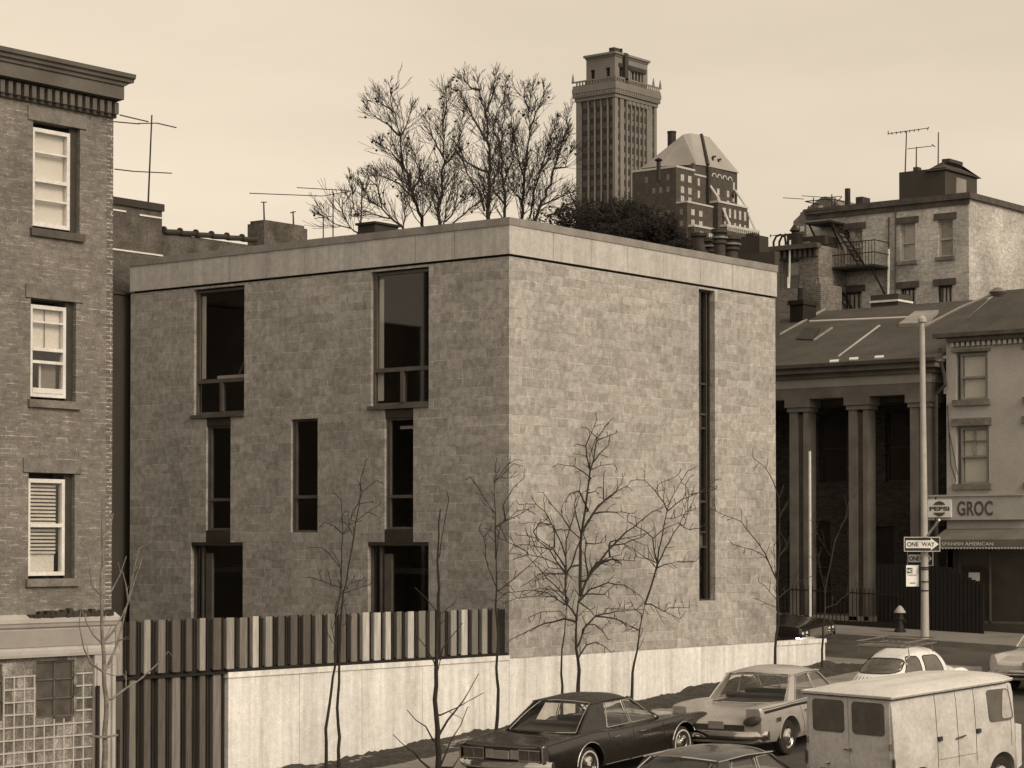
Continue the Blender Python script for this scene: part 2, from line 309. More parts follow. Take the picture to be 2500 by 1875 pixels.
# ================================================================ the block-built town house
BL, BW_, TOP = 10.6, 11.7, 10.72
t = thing('town_house', 'plain grey block-built corner house with pale concrete parapet and dark slot windows', 'house', (0, 0, 0))
LW = [(7.83, 9.50, 6.88, 9.85), (8.27, 9.08, 3.88, 6.88), (7.86, 9.58, 1.5, 3.88),
      (2.22, 3.90, 6.88, 9.85), (2.66, 3.49, 3.88, 6.88), (2.22, 3.98, 1.5, 3.88), (5.50, 6.33, 4.1, 6.67)]
RW = [(7.19, 7.88, 2.5, 9.85)]
m = MB(); panel(m, 'x', 0, 0, BW_, -.5, 9.90, LW, .26); panel(m, 'y', 0, 0, BL, 1.42, 9.90, RW, .3)
m.add([(BL, 0, -.5), (BL, BW_, -.5), (BL, BW_, 9.9), (BL, 0, 9.9)], [(0, 1, 2, 3)]); m.add([(0, BW_, -.5), (BL, BW_, -.5), (BL, BW_, 9.9), (0, BW_, 9.9)], [(0, 1, 2, 3)])
m.build('wall', M['block'], t)
m = MB().box(.02, .02, -.6, BL-.02, .3, 1.42-.001); m.box(0, -.004, -.6, BL, .02, 1.42); m.build('plinth', M['concrete'], t)
m = MB().box(.06, .06, 9.86, BL-.06, BW_-.06, 9.95); m.build('shadow_gap', M['joint'], t)
# parapet band of concrete panels with open joints
m = MB(); js = [0, 1.47, 2.58, 3.85, 4.85, 5.9, 7.1, 8.3, 9.5, 10.6, BW_]
for a, b in zip(js[:-1], js[1:]): m.box(-.03, a+(.006 if a else -.03), 9.95, .22, b-(.006 if b < BW_ else 0), 10.56)
jr = [0.22, 1.5, 2.9, 4.27, 5.7, 7.22, 8.61, BL]
for a, b in zip(jr[:-1], jr[1:]): m.box(a+.006 if a > .3 else a, -.03, 9.95, b-(.006 if b < BL else -.03), .22, 10.56)
m.box(BL-.2, .22, 9.95, BL+.03, BW_, 10.56); m.box(.22, BW_-.22, 9.95, BL-.2, BW_, 10.56)
m.build('parapet', M['parapet'], t)
m = MB(); a = -.05
for i in range(8): m.box(-.05, a+.004, 10.56, .30, min(BW_+.02, a+1.55), 10.72+.004*(i % 2)); a += 1.555
a = .302
for i in range(7): m.box(a, -.05, 10.56, min(BL+.05, a+1.50), .30, 10.72+.004*((i+1) % 2)); a += 1.504
m.box(BL-.3, .302, 10.56, BL+.05, BW_, 10.715); m.box(.302, BW_-.3, 10.56, BL-.302, BW_+.02, 10.715); m.build('coping', M['coping'], t)
m = MB().box(.22, .22, 10.1, BL-.21, BW_-.23, 10.2); m.build('roof', M['tar'], t)
m = MB()
for zz in (0.4, 3.3, 6.75): m.box(.45, .4, zz-.12, BL-.3, BW_-.3, zz)
m.box(2.0, .4, -.4, 2.1, BW_-.3, 9.8).box(.4, 1.6, -.4, 2.0, 1.7, 9.8).box(.4, 4.6, -.4, 2.0, 4.7, 9.8).box(.4, 7.3, -.4, 2.0, 7.4, 9.8).box(2.1, 2.2, -.4, BL-.3, 2.3, 9.8); m.build('floors_and_dark_liner', M['room'], t)  # dark partitions added so no light shows behind the panes
# windows in the shaded face
WD = -.14
def upwin(y0, y1, book):
    f = MB(); frame(f, 'x', WD, y0, y1, 6.88, 9.82, .06, .22, .32); bar(f, 'x', WD, y0+.06, y1-.06, 7.62, 7.71, .21, .32)
    bar(f, 'x', WD, (y0+y1)/2-.06, (y0+y1)/2+.03, 6.94, 7.62, .2, .32); bar(f, 'x', WD, y1-.11, y1-.07, 7.71, 9.76, .22, .3); bar(f, 'x', 0, y0-.01, y1+.09, 6.80, 6.879, -.035, .12)
    o = f.build('window', M['mid_frame'], t)
    bar(MB(), 'x', WD, y0+.06, y1-.06, 6.94, 9.76, .262, .27).build('pane', M['glass_dk'], o)
    c = MB(); ya, yb = y1-.24, y1-.01; pts = [(ya+(yb-ya)*i/10, WD+.31+.02*(i % 2)) for i in range(11)]
    for (a, da), (b, db) in zip(pts[:-1], pts[1:]): c.add([(da, a, 7.74 if book else 7.0), (db, b, 7.74 if book else 7.0), (db, b, 9.7), (da, a, 9.7)], [(0, 1, 2, 3)])
    c.build('curtain', M['drape'], o)
    if book: bar(MB(), 'x', WD, y0+.10, y1-.62, 7.72, 7.79, .30, .40).build('inner_sill', M['blind'], o); MB().tube([(.25, y0+.42, 7.8), (.42, y0+.28, 8.3), (.44, y0+.12, 8.42)], .035).tube([(.35, y0+.1, 7.8), (.44, y0+.12, 8.42)], .02).build('lamp_arm', M['mid_frame'], o)
def midwin(y0, y1, z0, z1, sp0, sp1, tr, strip=False, low=None):
    f = MB(); frame(f, 'x', WD, y0, y1, sp0, sp1, .05, .20, .29); bar(f, 'x', WD, y0+.05, y1-.05, tr-.03, tr+.04, .19, .29); bar(f, 'x', WD, y1-.12, y1-.08, sp0+.05, sp1-.05, .2, .27)
    o = f.build('window', M['mid_frame'], t)
    bar(MB(), 'x', WD, y0+.05, y1-.05, sp0+.05, sp1-.05, .245, .252).build('pane', M['glass_dk'], o)
    p = MB()
    if z1 > sp1: bar(p, 'x', WD, y0, y1, sp1+.001, z1, .16, .28)
    if z0 < sp0: bar(p, 'x', WD, y0, y1, z0, sp0-.001, .14, .28)
    if p.v: p.build('spandrel', M['dark_frame'], o)
    if strip: bar(MB(), 'x', WD, y0+.05, y1-.26, sp1-.24, sp1-.17, .36, .40).build('blind_rail', M['blind'], o)
def lowwin(y0, y1):
    f = MB(); frame(f, 'x', WD, y0, y1, 1.3, 3.86, .06, .24, .34); bar(f, 'x', WD, y1-.34, y1-.28, 1.36, 3.8, .22, .33); bar(f, 'x', WD, y1-.62, y1-.42, 1.36, 3.62, .22, .30)
    o = f.build('window', M['mid_frame'], t); bar(MB(), 'x', WD, y0+.06, y1-.06, 1.36, 3.8, .285, .29).build('pane', M['glass_dk'], o)
    bar(MB(), 'x', 0, y0, y1, 3.80, 3.88, .004, .07).build('head_trim', M['dark_frame'], o)
upwin(7.83, 9.50, True); upwin(2.22, 3.90, False)
midwin(8.27, 9.08, 3.88, 6.88, 4.16, 6.6, 4.87); midwin(2.66, 3.49, 3.88, 6.88, 4.16, 6.6, 4.87, True); midwin(5.50, 6.33, 4.1, 6.67, 4.1, 6.67, 4.9)
lowwin(7.86, 9.58); lowwin(2.22, 3.98)
f = MB(); frame(f, 'y', 0, 7.19, 7.88, 2.5, 9.85, .04, .14, .24); bar(f, 'y', 0, 7.68, 7.72, 2.54, 9.81, .12, .24)
for zz in (7.63, 6.91, 6.58, 4.84, 4.12, 3.77): bar(f, 'y', 0, 7.23, 7.68, zz-.025, zz+.025, .13, .24)
o = f.build('slot_window', M['dark_frame'], t); bar(MB(), 'y', 0, 7.23, 7.84, 2.54, 9.81, .19, .196).build('pane', M['glass_dk'], o)
p = MB(); bar(p, 'y', 0, 7.23, 7.84, 6.62, 6.88, .21, .25); p.build('spandrel', M['dark_frame'], o); bar(MB(), 'y', 0, 7.25, 7.66, 3.8, 4.1, .21, .25).build('shelf_panel', M['lintel'], o)
# things on its roof
t = thing('roof_hatch', 'small dark flat-topped box on the roof behind the left parapet of the block house', 'roof hatch', (1.2, 7.2, 10.2)); q0 = onx(Z8(480, 1290), 1.2); q1 = onx(Z8(597, 1250), 1.2)
MB().box(1.2, q1.y, 10.2, 2.0, q0.y, q1.z+.06).build('housing', M['tar'], t); MB().box(1.15, q1.y-.04, q1.z+.06, 2.05, q0.y+.04, q1.z+.11).build('lid', M['iron'], t)
def cowl(px, y, r, label, kind):
    b = ony(px, y); t = thing('roof_cowl', label, 'roof ventilator', (b.x, b.y, 10.2), 'clay and tin cowls behind the block house parapet'); x, z = b.x, b.z
    if kind == 0:
        MB().lathe([(r*.75, 10.2), (r*.7, z-.5), (r*.9, z-.45), (r*.9, z-.38), (r*.7, z-.34), (r*.68, z-.15), (r*1.0, z-.12), (r, z), (r*.6, z)], (x, y, 0), n=18, closed=True).build('pot', M['clay'], t, True)
        MB().lathe([(r*1.05, z-.30), (r*1.05, z-.24)], (x, y, 0), n=18, closed=True).build('band', M['metal'], t, True)
    else:
        MB().tube([(x+.75*kind, y, 10.2), (x+.7*kind, y, z-1.0), (x+.45*kind, y, z-.75), (x+.12*kind, y, z-.62), (x, y, z-.35), (x, y, z-.1)], [r*.9, r*.9, r*.95, r*.9, r*.8, r*.8], 14).build('pipe', M['clay'], t, True)
        MB().lathe([(r*.8, z-.12), (r*1.2, z-.1), (r*1.2, z), (r*.6, z+.02)], (x, y, 0), n=18, closed=True).build('cap', M['iron'], t, True)
cowl(r9(325, 250), 9.5, .22, 'bent dark flue pipe with a flat cap, leftmost of the cowls', 1)
cowl(r9(480, 310), 10.0, .30, 'low bulging dark cowl between the bent pipe and the tall pot', 0)
cowl(r9(585, 200), 9.2, .26, 'tallest dark stepped cowl standing in the middle of the row', 0)
cowl(r9(720, 285), 9.8, .33, 'wide banded cowl beside the black roof box', 0)
# ================================================================ garden wall, fence
t = thing('garden_wall', 'long stained white concrete garden wall carrying the plank fence', 'wall', (-4.1, .15, -.2))
m = MB(); e = [-8.22, -6.35, -4.6, -2.8, -1.0, -.001]
for a, b in zip(e[:-1], e[1:]): m.box(a+.005, 0, -1, b-.005, .24, 1.40)
m.build('wall_body', M['concrete'], t); MB().box(-8.24, -.025, 1.40, -.004, .27, 1.50).build('wall_cap', M['concrete'], t)
t = thing('garden_wall', 'short white concrete wall running on past the far end of the block house', 'wall', (11.8, .1, .6))
MB().box(BL+.002, .03, 0, 13.0, .26, 1.33).build('wall_body', M['concrete'], t); MB().box(BL+.002, .005, 1.33, 13.04, .29, 1.43).build('wall_cap', M['concrete'], t)
t = thing('plank_fence', 'tall fence of upright light and dark planks standing on the white wall and beside it', 'fence', (-9.5, .1, -.5)); rnd = random.Random(3)
bk = MB(); bk.box(-10.95, .10, -.9, -.02, .13, 2.46); bk.build('gap_shade_boards', M['wood_dark'], t)  # coloured near black to stand in for the shade between planks
bt = MB(); fr = [MB() for _ in range(4)]; x = -10.93
while x < -.25:
    k = rnd.choices([0, 1, 2, 3], [3, 3, 4, 3])[0]; wd = .16+rnd.uniform(-.03, .035); dz = rnd.uniform(-.008, .012)
    for z0, z1 in (((1.56, 2.49+dz),) if x > -8.26 else ((1.56, 2.49+dz), (-.85, 1.47))):
        kk = k if z0 > 1 else rnd.choices([1, 2, 3], [1, 4, 3])[0]; fr[kk].box(x, .01, z0, x+wd, .045, z1); fr[kk].box(x+.01, .045, z0+.02, x+.03, .1, z1-.02)
        g = x+wd; bt.box(g+.045, .055, z0, g+.062, .1, z1); bt.box(g+.095, .055, z0, g+.108, .1, z1)
    x += .335
for q, n in zip(fr, range(4)): q.build('planks', PL[n], t)
bt.build('gap_shade_battens', M['tar'], t); MB().box(-11.3, -.015, 1.475, -8.26, .099, 1.515).box(-8.24, .0, 1.505, -.02, .099, 1.555).build('rail', M['wood_dark'], t)  # battens coloured dark too, deepening the painted gap shade
# ================================================================ brick row house with a shop at the left
t = thing('brick_house', 'tall old brick house with bracketed cornice and white sash windows over a panelled shopfront', 'house', (-16, 2, -1)); XR = -11.03; XL = -24
wins = [(-12.80, -11.78, 9.10, 10.90), (-12.83, -11.85, 6.24, 7.93), (-12.86, -11.86, 3.25, 5.02)]
allw = wins+[(a-s, b-s, c, d) for s in (2.3, 4.6, 6.9) for a, b, c, d in wins]
m = MB(); panel(m, 'y', 0, XL, XR-.14, 2.0, 11.22, allw, .2); m.add([(XR, 0.0, -1.5), (XR, 12, -1.5), (XR, 12, 11.6), (XR, 0.0, 11.6)], [(0, 1, 2, 3)]); m.add([(XL, 0, -1.5), (XL, 12, -1.5), (XL, 12, 11.6), (XL, 0, 11.6)], [(0, 1, 2, 3)])
m.box(XL, 0, 11.22, XR-.01, .3, 11.7); m.add([(XL, 0, 11.8), (XR, 0, 11.8), (XR, 12, 11.8), (XL, 12, 11.8)], [(0, 1, 2, 3)]); m.build('wall', M['brick'], t)
m = MB(); panel(m, 'y', -.002, XR-.14, XR, -1.5, 11.22, [], .1); m.build('corner_bricks', M['brick_edge'], t)
m = MB()
prof = [(0, 11.40), (-.04, 11.40), (-.04, 11.47), (-.24, 11.49), (-.24, 11.72), (-.27, 11.72), (-.28, 11.77), (-.32, 11.79), (-.33, 11.84), (-.37, 11.86), (-.38, 11.93), (0, 12.02)]
xe = XR+.03; m.prism(prof, lambda y, z: (XL, y, z), lambda y, z: (xe+(.15 if z > 11.78 else (.08 if z > 11.73 else .0)), y, z)); c = m.build('cornice', M['cornice'], t)
m = MB(); bx = XL
while bx < XR-.1: m.box(bx, -.15, 11.24, bx+.09, -.03, 11.44); bx += .165
m.build('dentils', M['cornice'], c); MB().box(XL, -.05, 11.19, XR+.03, .01, 11.245).box(XL, -.012, 11.245, XR+.02, .01, 11.42).build('frieze', M['cornice_top'], c)
def sashwin(par, ax, c, u0, u1, z0, z1, fm, d=.12, meet=.48, style=0, extra=True):
    f = MB(); w_ = .065; frame(f, ax, c, u0, u1, z0, z1, w_, d, d+.09); mz = z0+(z1-z0)*meet; bar(f, ax, c, u0+w_, u1-w_, mz-.03, mz+.03, d-.01, d+.08)
    o = f.build('window', fm, par); bar(MB(), ax, c, u0+w_, u1-w_, z0+w_, z1-w_, d+.045, d+.05).build('pane', M['glass'], o); return o, mz
for i, (a, b, z0, z1) in enumerate(allw):
    s_ = i % 3; first = i < 3
    l = MB(); bar(l, 'y', 0, a-.12, b+.13, z1+.002, z1+.23, -.025, .15); l.build('lintel', M['lintel'], t)
    s0 = MB(); bar(s0, 'y', 0, a-.06, b+.08, z0-.13, z0-.002, -.06, .2); s0.build('sill', M['rust'] if s_ == 0 else M['lintel'], t)
    bar(MB(), 'y', 0, b-.17, b-.002, z0, z1, .08, .19).build('jamb', M['dark_frame'], t)
    o, mz = sashwin(t, 'y', 0, a+.02, b-.175, z0+.05, z1-.10, M['sash'], meet=.47 if s_ == 0 else .52, d=.05)
    if s_ == 0:
        bar(MB(), 'y', 0, a+.06, b-.22, z0+.1, z1-.14, .16, .17).build('blind', M['blind'], o)
        q = MB(); bar(q, 'y', 0, a+.085, b-.24, z1-.52, z1-.49, .04, .12); bar(q, 'y', 0, a+.085, b-.24, mz-.34, mz-.31, .04, .12); q.build('glazing_bar', M['sash'], o)
    elif s_ == 1:
        bar(MB(), 'y', 0, a+.06, b-.22, mz+.02, z1-.14, .16, .17).build('blind', M['drape'], o); q = MB(); bar(q, 'y', 0, a+.4, a+.41, mz, z1-.14, .13, .14); q.build('blind_cord', M['dark_frame'], o)
        q = MB(); bar(q, 'y', 0, a+.085, b-.24, z1-.40, z1-.37, .04, .12); bar(q, 'y', 0, a+.085, b-.24, mz-.24, mz-.19, .04, .12); bar(q, 'y', 0, a+.085, b-.24, z0+.115, z0+.2, .04, .12); q.build('glazing_bar', M['sash'], o)
        q = MB(); bar(q, 'y', 0, a+.36, b-.30, z0+.1, mz-.2, .17, .18); q.build('curtain', M['coping'], o); bar(MB(), 'y', 0, a+.30, a+.34, z0+.2, mz-.25, .14, .165).build('glazing_bar', M['sash'], o)
    else:
        q = MB(); z = z1-.2
        while z > z0+.45:
            bar(q, 'y', 0, a+.06, b-.30, z-.036, z, .14, .17); z -= .062
        q.build('slatted_blind', M['sash'], o); bar(MB(), 'y', 0, a+.06, b-.30, z0+.1, z0+.46, .18, .19).build('curtain', M['drape'], o)
    bar(MB(), 'y', 0, a, b-.1, z0, z1, .45, .47).build('dark_room', M['room'], o)
# shopfront
f = MB(); f.prism([(0, 1.95), (-.12, 1.95), (-.13, 2.0), (-.13, 2.06), (-.06, 2.10), (-.06, 2.42), (-.10, 2.45), (-.12, 2.50), (-.14, 2.52), (-.14, 2.58), (0, 2.66)], lambda y, z: (XL, y, z), lambda y, z: (XR+.02+(.06 if z > 2.44 or z < 2.05 else 0), y, z)); f.build('shop_cornice', M['shop_lt'], t)
MB().box(XL, -.075, 2.12, XR-.02, -.061, 2.40).build('shop_fascia', M['shop'], t)
f = MB()
for i in range(26): xx = -12.9+i*.07; f.box(xx, -.12+rnd.uniform(-.02, .02), 2.60, xx+.08, -.01, 2.66+rnd.uniform(0, .09)*(xx > -12.7))
f.build('cornice_flashing', M['tar'], t)
MB().box(XR-.46, -.10, -1.5, XR+.0, -.002, 1.95).box(XR-.42, -.125, -1.2, XR-.24, -.101, 1.8).box(XR-.10, -.15, -1.2, XR-.03, -.101, 1.92).build('pilaster', M['shop_lt'], t)
MB().tube([(-11.47, -.16, -1.3), (-11.47, -.16, 1.42)], .035, 8).build('drain_pipe', M['iron'], t)
op = [(-12.71, -11.89, .93, 1.88), (-14.4, -13.42, .93, 1.86), (-16.4, -15.5, .93, 1.86)]
pm = MB(); panel(pm, 'y', -.04, XL, XR-.46, -1.4, 1.96, op, .12); g = pm.build('glass_block_wall', M['glass_block'], t); MB().box(XL, .12, -1.4, XR-.1, .14, 1.99).build('shop_backing', M['room'], t)
gb = MB(); nx = 0; x = -11.70
while x > -17:
    bar(gb, 'y', -.04, x-.012, x+.012, -1.3, 1.66, -.018, .0)if not any(a < x < b for a, b, _, _ in op) else (bar(gb, 'y', -.04, x-.012, x+.012, -1.3, .90, -.018, 0)); x -= .212
z = 1.64
while z > -1.4:
    cur = -17.2
    for a, b, _, _ in sorted(op):
        if z > .92: bar(gb, 'y', -.04, cur, a-.03, z-.012, z+.012, -.02, 0); cur = b+.03
    bar(gb, 'y', -.04, cur, XR-.47, z-.012, z+.012, -.02, 0); z -= .208
gb.build('block_joints', M['stone'], g)
for a, b, z0, z1 in op:
    f = MB(); frame(f, 'y', -.04, a, b, z0, z1, .03, .03, .08); bar(f, 'y', -.04, (a+b)/2-.012, (a+b)/2+.012, z0, z1, .03, .07)
    for k in (1, 2): bar(f, 'y', -.04, a, b, z0+k*(z1-z0)/3-.012, z0+k*(z1-z0)/3+.012, .03, .07)
    o = f.build('steel_window', M['mid_frame'], t); bar(MB(), 'y', -.04, a+.02, b-.02, z0+.02, z1-.02, .055, .06).build('pane', M['pane_grey'], o)
# ================================================================ houses behind on the left
t = thing('party_wall_house', 'old house with patched rendered gable and white flashing behind the brick house', 'house', (1, 14, 0)); YN = 12.5
m = MB().box(-9, YN, 0, 1.76, 22, 12.18); m.build('wall', M['old_render'], t); m = MB().box(-9, YN-.05, 12.18, 1.80, 22, 12.36); m.build('coping', M['tar'], t)
m = MB().box(-2, YN-.02, 12.02, .55, YN+.01, 12.06).box(1.0, YN-.02, 11.99, 1.78, YN+.01, 12.03).box(-2, YN-.02, 11.05, 1.78, YN+.01, 11.09); m.build('flashing', M['sash'], t)
t = thing('rear_extension', 'rear wall coloured dark for the shade in the gap between the brick house and the block house', 'house', (0, 12.2, 0)); MB().box(-10.9, 12.0, -.5, 2.4, 12.46, 9.9).build('wall', M['stucco_dk'], t)  # wall tone stands in for the shade between the houses
MB().box(-10.9, 11.96, 9.9, 2.4, 12.47, 9.96).build('coping', M['stucco_dk'], t)
t = thing('tiled_parapet_house', 'low parapet with scalloped ridge tiles and a stepped brick chimney', 'house', (4, 14, 0))
MB().box(1.78, YN+.01, 0, 5.48, 22, 11.66).build('wall', M['old_render'], t)
m = MB()
for i in range(6): xx = 1.85+i*.55; m.tube([(xx, YN, 11.68+.02*i), (xx+.5, YN, 11.72+.02*i)], .07, 8); m.lathe([(.10, xx-.06), (.10, xx)], (0, YN, 11.72+.02*i), 'x', 10, True)
m.build('ridge_tiles', M['tar'], t)
m = MB().box(5.38, YN-.02, 0, 7.02, 13.10, 12.31); m.box(5.43, YN+.02, 12.31, 6.94, 13.05, 12.39); m.build('chimney', M['old_render'], t)
MB().box(7.1, YN+.4, 0, 16, 20, 11.4).build('roof', M['tar'], t)
def antenna(label, foot, top, bars, tilt=0, group='television aerials on the roofs', r=.024, booms=()):
    t = thing('roof_antenna', label, 'antenna', foot, group); MB().tube([foot, top], [r, r*.8], 5).build('mast', M['iron'], t)
    m = MB()
    for a, b in bars: m.tube([a, b], .017, 4)
    if m.v: m.build('crossbar', M['iron'], t)
    return t
def A(label, zfn, Y, mast, bars, Z0=None):
    f0 = ony(zfn(*mast[0]), Y); f1 = ony(zfn(*mast[1]), Y)
    if Z0: f0.z = Z0
    antenna(label, tuple(f0), tuple(f1), [(tuple(ony(zfn(*a), Y+da)), tuple(ony(zfn(*b), Y+db))) for a, b, da, db in bars])
A('tall antenna with two curved crossbars beside the brick house', Z1, 13, ((1000, 1100), (1025, 500)), [((930, 557), (1060, 555), 0, 0), ((1060, 555), (1190, 585), 0, 0), ((900, 880), (1160, 893), 0, 0), ((810, 500), (1000, 545), -2, 0), ((770, 545), (940, 560), -2, 0), ((775, 865), (900, 880), -2, 0)])
A('small short mast with a tiny crosspiece on the stepped chimney', Z1, 12.7, ((1784, 1225), (1780, 1085)), [((1762, 1088), (1800, 1088), 0, 0)])
A('short bent mast on the right shoulder of the stepped chimney', Z1, 12.7, ((1982, 1262), (1978, 1150)), [((1960, 1160), (1995, 1152), 0, 0)])
A('aerial with a very long thin horizontal boom left of the bare trees', Z8, 20, ((313, 1330), (313, 1035)), [((-250, 1028), (240, 1047), -2, 0), ((70, 990), (420, 1010), 2, 0), ((240, 1047), (440, 1012), 0, 0)], 10)
A('low T shaped aerial just left of the long boomed one', Z8, 19, ((247, 1330), (247, 1190)), [((190, 1197), (310, 1183), 0, 0)], 10)
A('thin leaning mast rising beside the black roof hatch', Z8, 16, ((485, 1300), (508, 960)), [((505, 965), (610, 968), 0, 0)], 10)
# ================================================================ trees
def sapling(label, zfn, Y, polys, r0, mat=M['bark'], seed=1, twigs=1.0, base=True, stakes=None, group='bare street saplings along the wall', tw=.55):
    """each poly: (zoomfn or None, thickness factor, points); the first one is the trunk, measured on the plane y=Y"""
    rd = random.Random(seed); tr = MB(); br = MB(); loc = None
    allp = []
    for k, (zn, th, pts) in enumerate(polys):
        P = [ony((zn or zfn)(*p), Y) for p in pts]; n = len(P)
        if k and allp:               # every limb springs from the nearest point of the wood already grown
            e = min(allp, key=lambda q_: (q_[0].x-P[0].x)**2+(q_[0].z-P[0].z)**2+(0 if q_[0].z < P[0].z+.05 else .05)); dj = math.hypot(e[0].x-P[0].x, e[0].z-P[0].z)
            if dj > .01: P = [Vector((e[0].x, P[0].y, e[0].z))]+P; n += 1
            y0_ = e[0].y-P[0].y; P = [p+Vector((0, y0_, 0)) for p in P]
        if k == 0:
            if base:
                g0 = P[0].copy(); g0.z = walk(g0.x, Y)-.15
                if g0.z < P[0].z-.1: P = [g0]+P; n += 1
            loc = (P[0].x, Y, walk(P[0].x, Y)); s = rd.uniform(-.1, .1)
        else: s = rd.uniform(-.35, .35)
        # gentle depth wander so the tree is round, plus small kinks
        ln = [0]
        for a, b in zip(P[:-1], P[1:]): ln.append(ln[-1]+(b-a).length)
        Q = [Vector((p.x, p.y+s*ln[i]*(0.6 if k else .05), p.z)) for i, p in enumerate(P)]
        R = []
        for i in range(n-1):
            st = max(1, int((Q[i+1]-Q[i]).length/.22))
            for j in range(st): R.append(Q[i].lerp(Q[i+1], j/st)+Vector((rd.uniform(-1, 1), rd.uniform(-1, 1), rd.uniform(-1, 1)))*(.014 if 0 < i+j else 0))
        R.append(Q[-1]); allp += [(q_, 1) for q_ in R]; kk = len(R); ra = r0*(.85 if k == 0 else th*.72); rs = [max(.0075, ra*(1-.82*(i/(kk-1))**.9)) for i in range(kk)]
        (tr if k == 0 else br).tube(R, rs, 7 if k == 0 else 5)
        if twigs:
            for i in range(1, kk):
                f_ = i/(kk-1)
                if (k == 0 and f_ < .55) or rd.random() > twigs*(.85 if k else .35)*(.45+f_): continue
                d = (R[i]-R[i-1]).normalized(); sd_ = rd.choice((-1, 1)); a = Vector((-d.z*sd_, rd.uniform(-.6, .6), d.x*sd_)); v = (d*rd.uniform(.5, 1)+a*rd.uniform(.5, 1)+Vector((0, 0, .15))).normalized()
                Lg = rd.uniform(.12, tw)*(1.1-.5*f_); T = [R[i]]
                for q in range(4): v = (v+Vector((rd.uniform(-.3, .3), rd.uniform(-.3, .3), rd.uniform(-.22, .3)))).normalized(); T.append(T[-1]+v*Lg/4)
                br.tube(T, [.009, .008, .007, .006, .005], 3)
                if rd.random() < .5: v2 = (v+Vector((rd.uniform(-1, 1), rd.uniform(-.5, .5), rd.uniform(-.6, .6)))).normalized(); br.tube([T[2], T[2]+v2*Lg*.45], [.0065, .005], 3)
    t = thing('sapling', label, 'tree', loc, group); tr.build('trunk', mat, t, True, 60); br.build('branches', mat, t)
    return t
sapling('pale thin sapling tied to short stakes in front of the shopfront', Z3, -2.7, [(Z3, 1, [(703, 1659), (718, 1300), (700, 1000), (686, 700), (680, 500), (692, 130), (684, 0), (690, -150)]),
 (Z3, .45, [(700, 1010), (600, 950), (545, 850), (510, 700), (515, 560)]), (Z3, .4, [(690, 820), (640, 760), (600, 680), (575, 570)]), (Z3, .5, [(705, 1000), (770, 880), (830, 700), (870, 550), (915, 330), (960, 180)]),
 (Z3, .55, [(753, 1190), (830, 1120), (910, 1060), (1000, 970), (1075, 870)]), (Z3, .45, [(700, 820), (760, 730), (850, 540), (900, 350), (935, 230)]), (Z3, .35, [(745, 470), (800, 350), (835, 230)]), (Z3, .3, [(690, 130), (740, 50), (770, -60)]), (Z3, .3, [(850, 540), (830, 420), (810, 330)]), (Z3, .3, [(620, 420), (610, 290), (600, 200)])],
 .075, M['bark_lt'], 3, .35)
q = ony(Z3(797, 1640), -2.7); q1 = ony(Z3(800, 1400), -2.7); t = thing('tree_stake', 'short wooden stake and tie beside the pale sapling at the shop', 'stake', (q.x, -2.7, walk(q.x, -2.7)))
MB().tube([(q.x, -2.7, walk(q.x, -2.7)-.1), q1], .03, 6).build('post', M['bark'], t); MB().tube([q1+Vector((0, 0, -.08)), ony(Z3(715, 1452), -2.75), ony(Z3(615, 1445), -2.7)], .02, 5).build('tie', M['bark_lt'], t)
sapling('slim dark sapling, left stem of the close pair before the white wall', Z4, -.7, [(Z4, 1, [(130, 1650), (125, 1400), (152, 1220), (187, 960), (192, 640), (215, 480), (225, 380), (235, 80), (225, -150)]), (Z4, .4, [(185, 830), (160, 720), (175, 610)]), (Z4, .45, [(225, 440), (120, 400), (50, 370)]), (Z4, .45, [(235, 80), (170, 20), (100, 0)]), (Z4, .4, [(237, 80), (290, 20), (330, -80)]), (Z4, .35, [(225, 300), (160, 210), (120, 170)])], .042, seed=4)
sapling('slim dark sapling, right stem of the close pair before the white wall', Z4, -.75, [(Z4, 1, [(215, 1620), (212, 1370), (204, 1250), (215, 1000), (222, 800), (230, 610), (240, 480), (265, 400), (300, 180), (330, 0), (345, -110), (365, -300), (400, -420)]), (Z4, .45, [(243, 470), (320, 410), (400, 395)]), (Z4, .45, [(240, 485), (330, 450), (418, 420)]), (Z4, .4, [(225, 700), (250, 690), (280, 670)]), (ZB, .5, [(40, 1340), (180, 1240), (310, 1170)]), (ZB, .5, [(65, 1160), (90, 1040), (220, 925)]), (ZB, .35, [(60, 1165), (170, 1140)]), (ZB, .35, [(45, 1340), (-40, 1390), (-120, 1330)])], .042, seed=5)
sapling('nearest sapling with stubby V shaped low forks, standing left of the dark sedan', Z4, -2.85, [(Z4, 1, [(888, 1659), (882, 1400), (866, 1200), (872, 1000), (880, 800), (890, 600), (885, 350), (897, 0), (903, -90)]), (ZB, .3, [(880, 1659), (893, 1400), (905, 1105)]), (Z4, .55, [(885, 1480), (850, 1470), (780, 1380), (700, 1330), (630, 1265)]), (Z4, .6, [(888, 1720), (800, 1650), (700, 1560), (600, 1480), (540, 1430)]), (Z4, .42, [(895, 1300), (1000, 1250), (1070, 1210), (1160, 1150)]), (Z4, .6, [(900, 1430), (960, 1330), (1070, 1210), (1110, 1140), (1175, 1025)]), (Z4, .55, [(900, 1650), (960, 1470), (1020, 1370), (1065, 1250)]), (Z4, .4, [(868, 950), (820, 850), (760, 760)]), (Z4, .35, [(885, 1000), (908, 930)]), (Z4, .4, [(920, 850), (980, 760), (1035, 680)]), (Z4, .4, [(880, 800), (860, 600), (857, 480)]), (Z4, .35, [(885, 620), (810, 520), (750, 440)]), (Z4, .4, [(1000, 1659), (1050, 1590), (1085, 1550)])], .07, seed=6, twigs=.12)
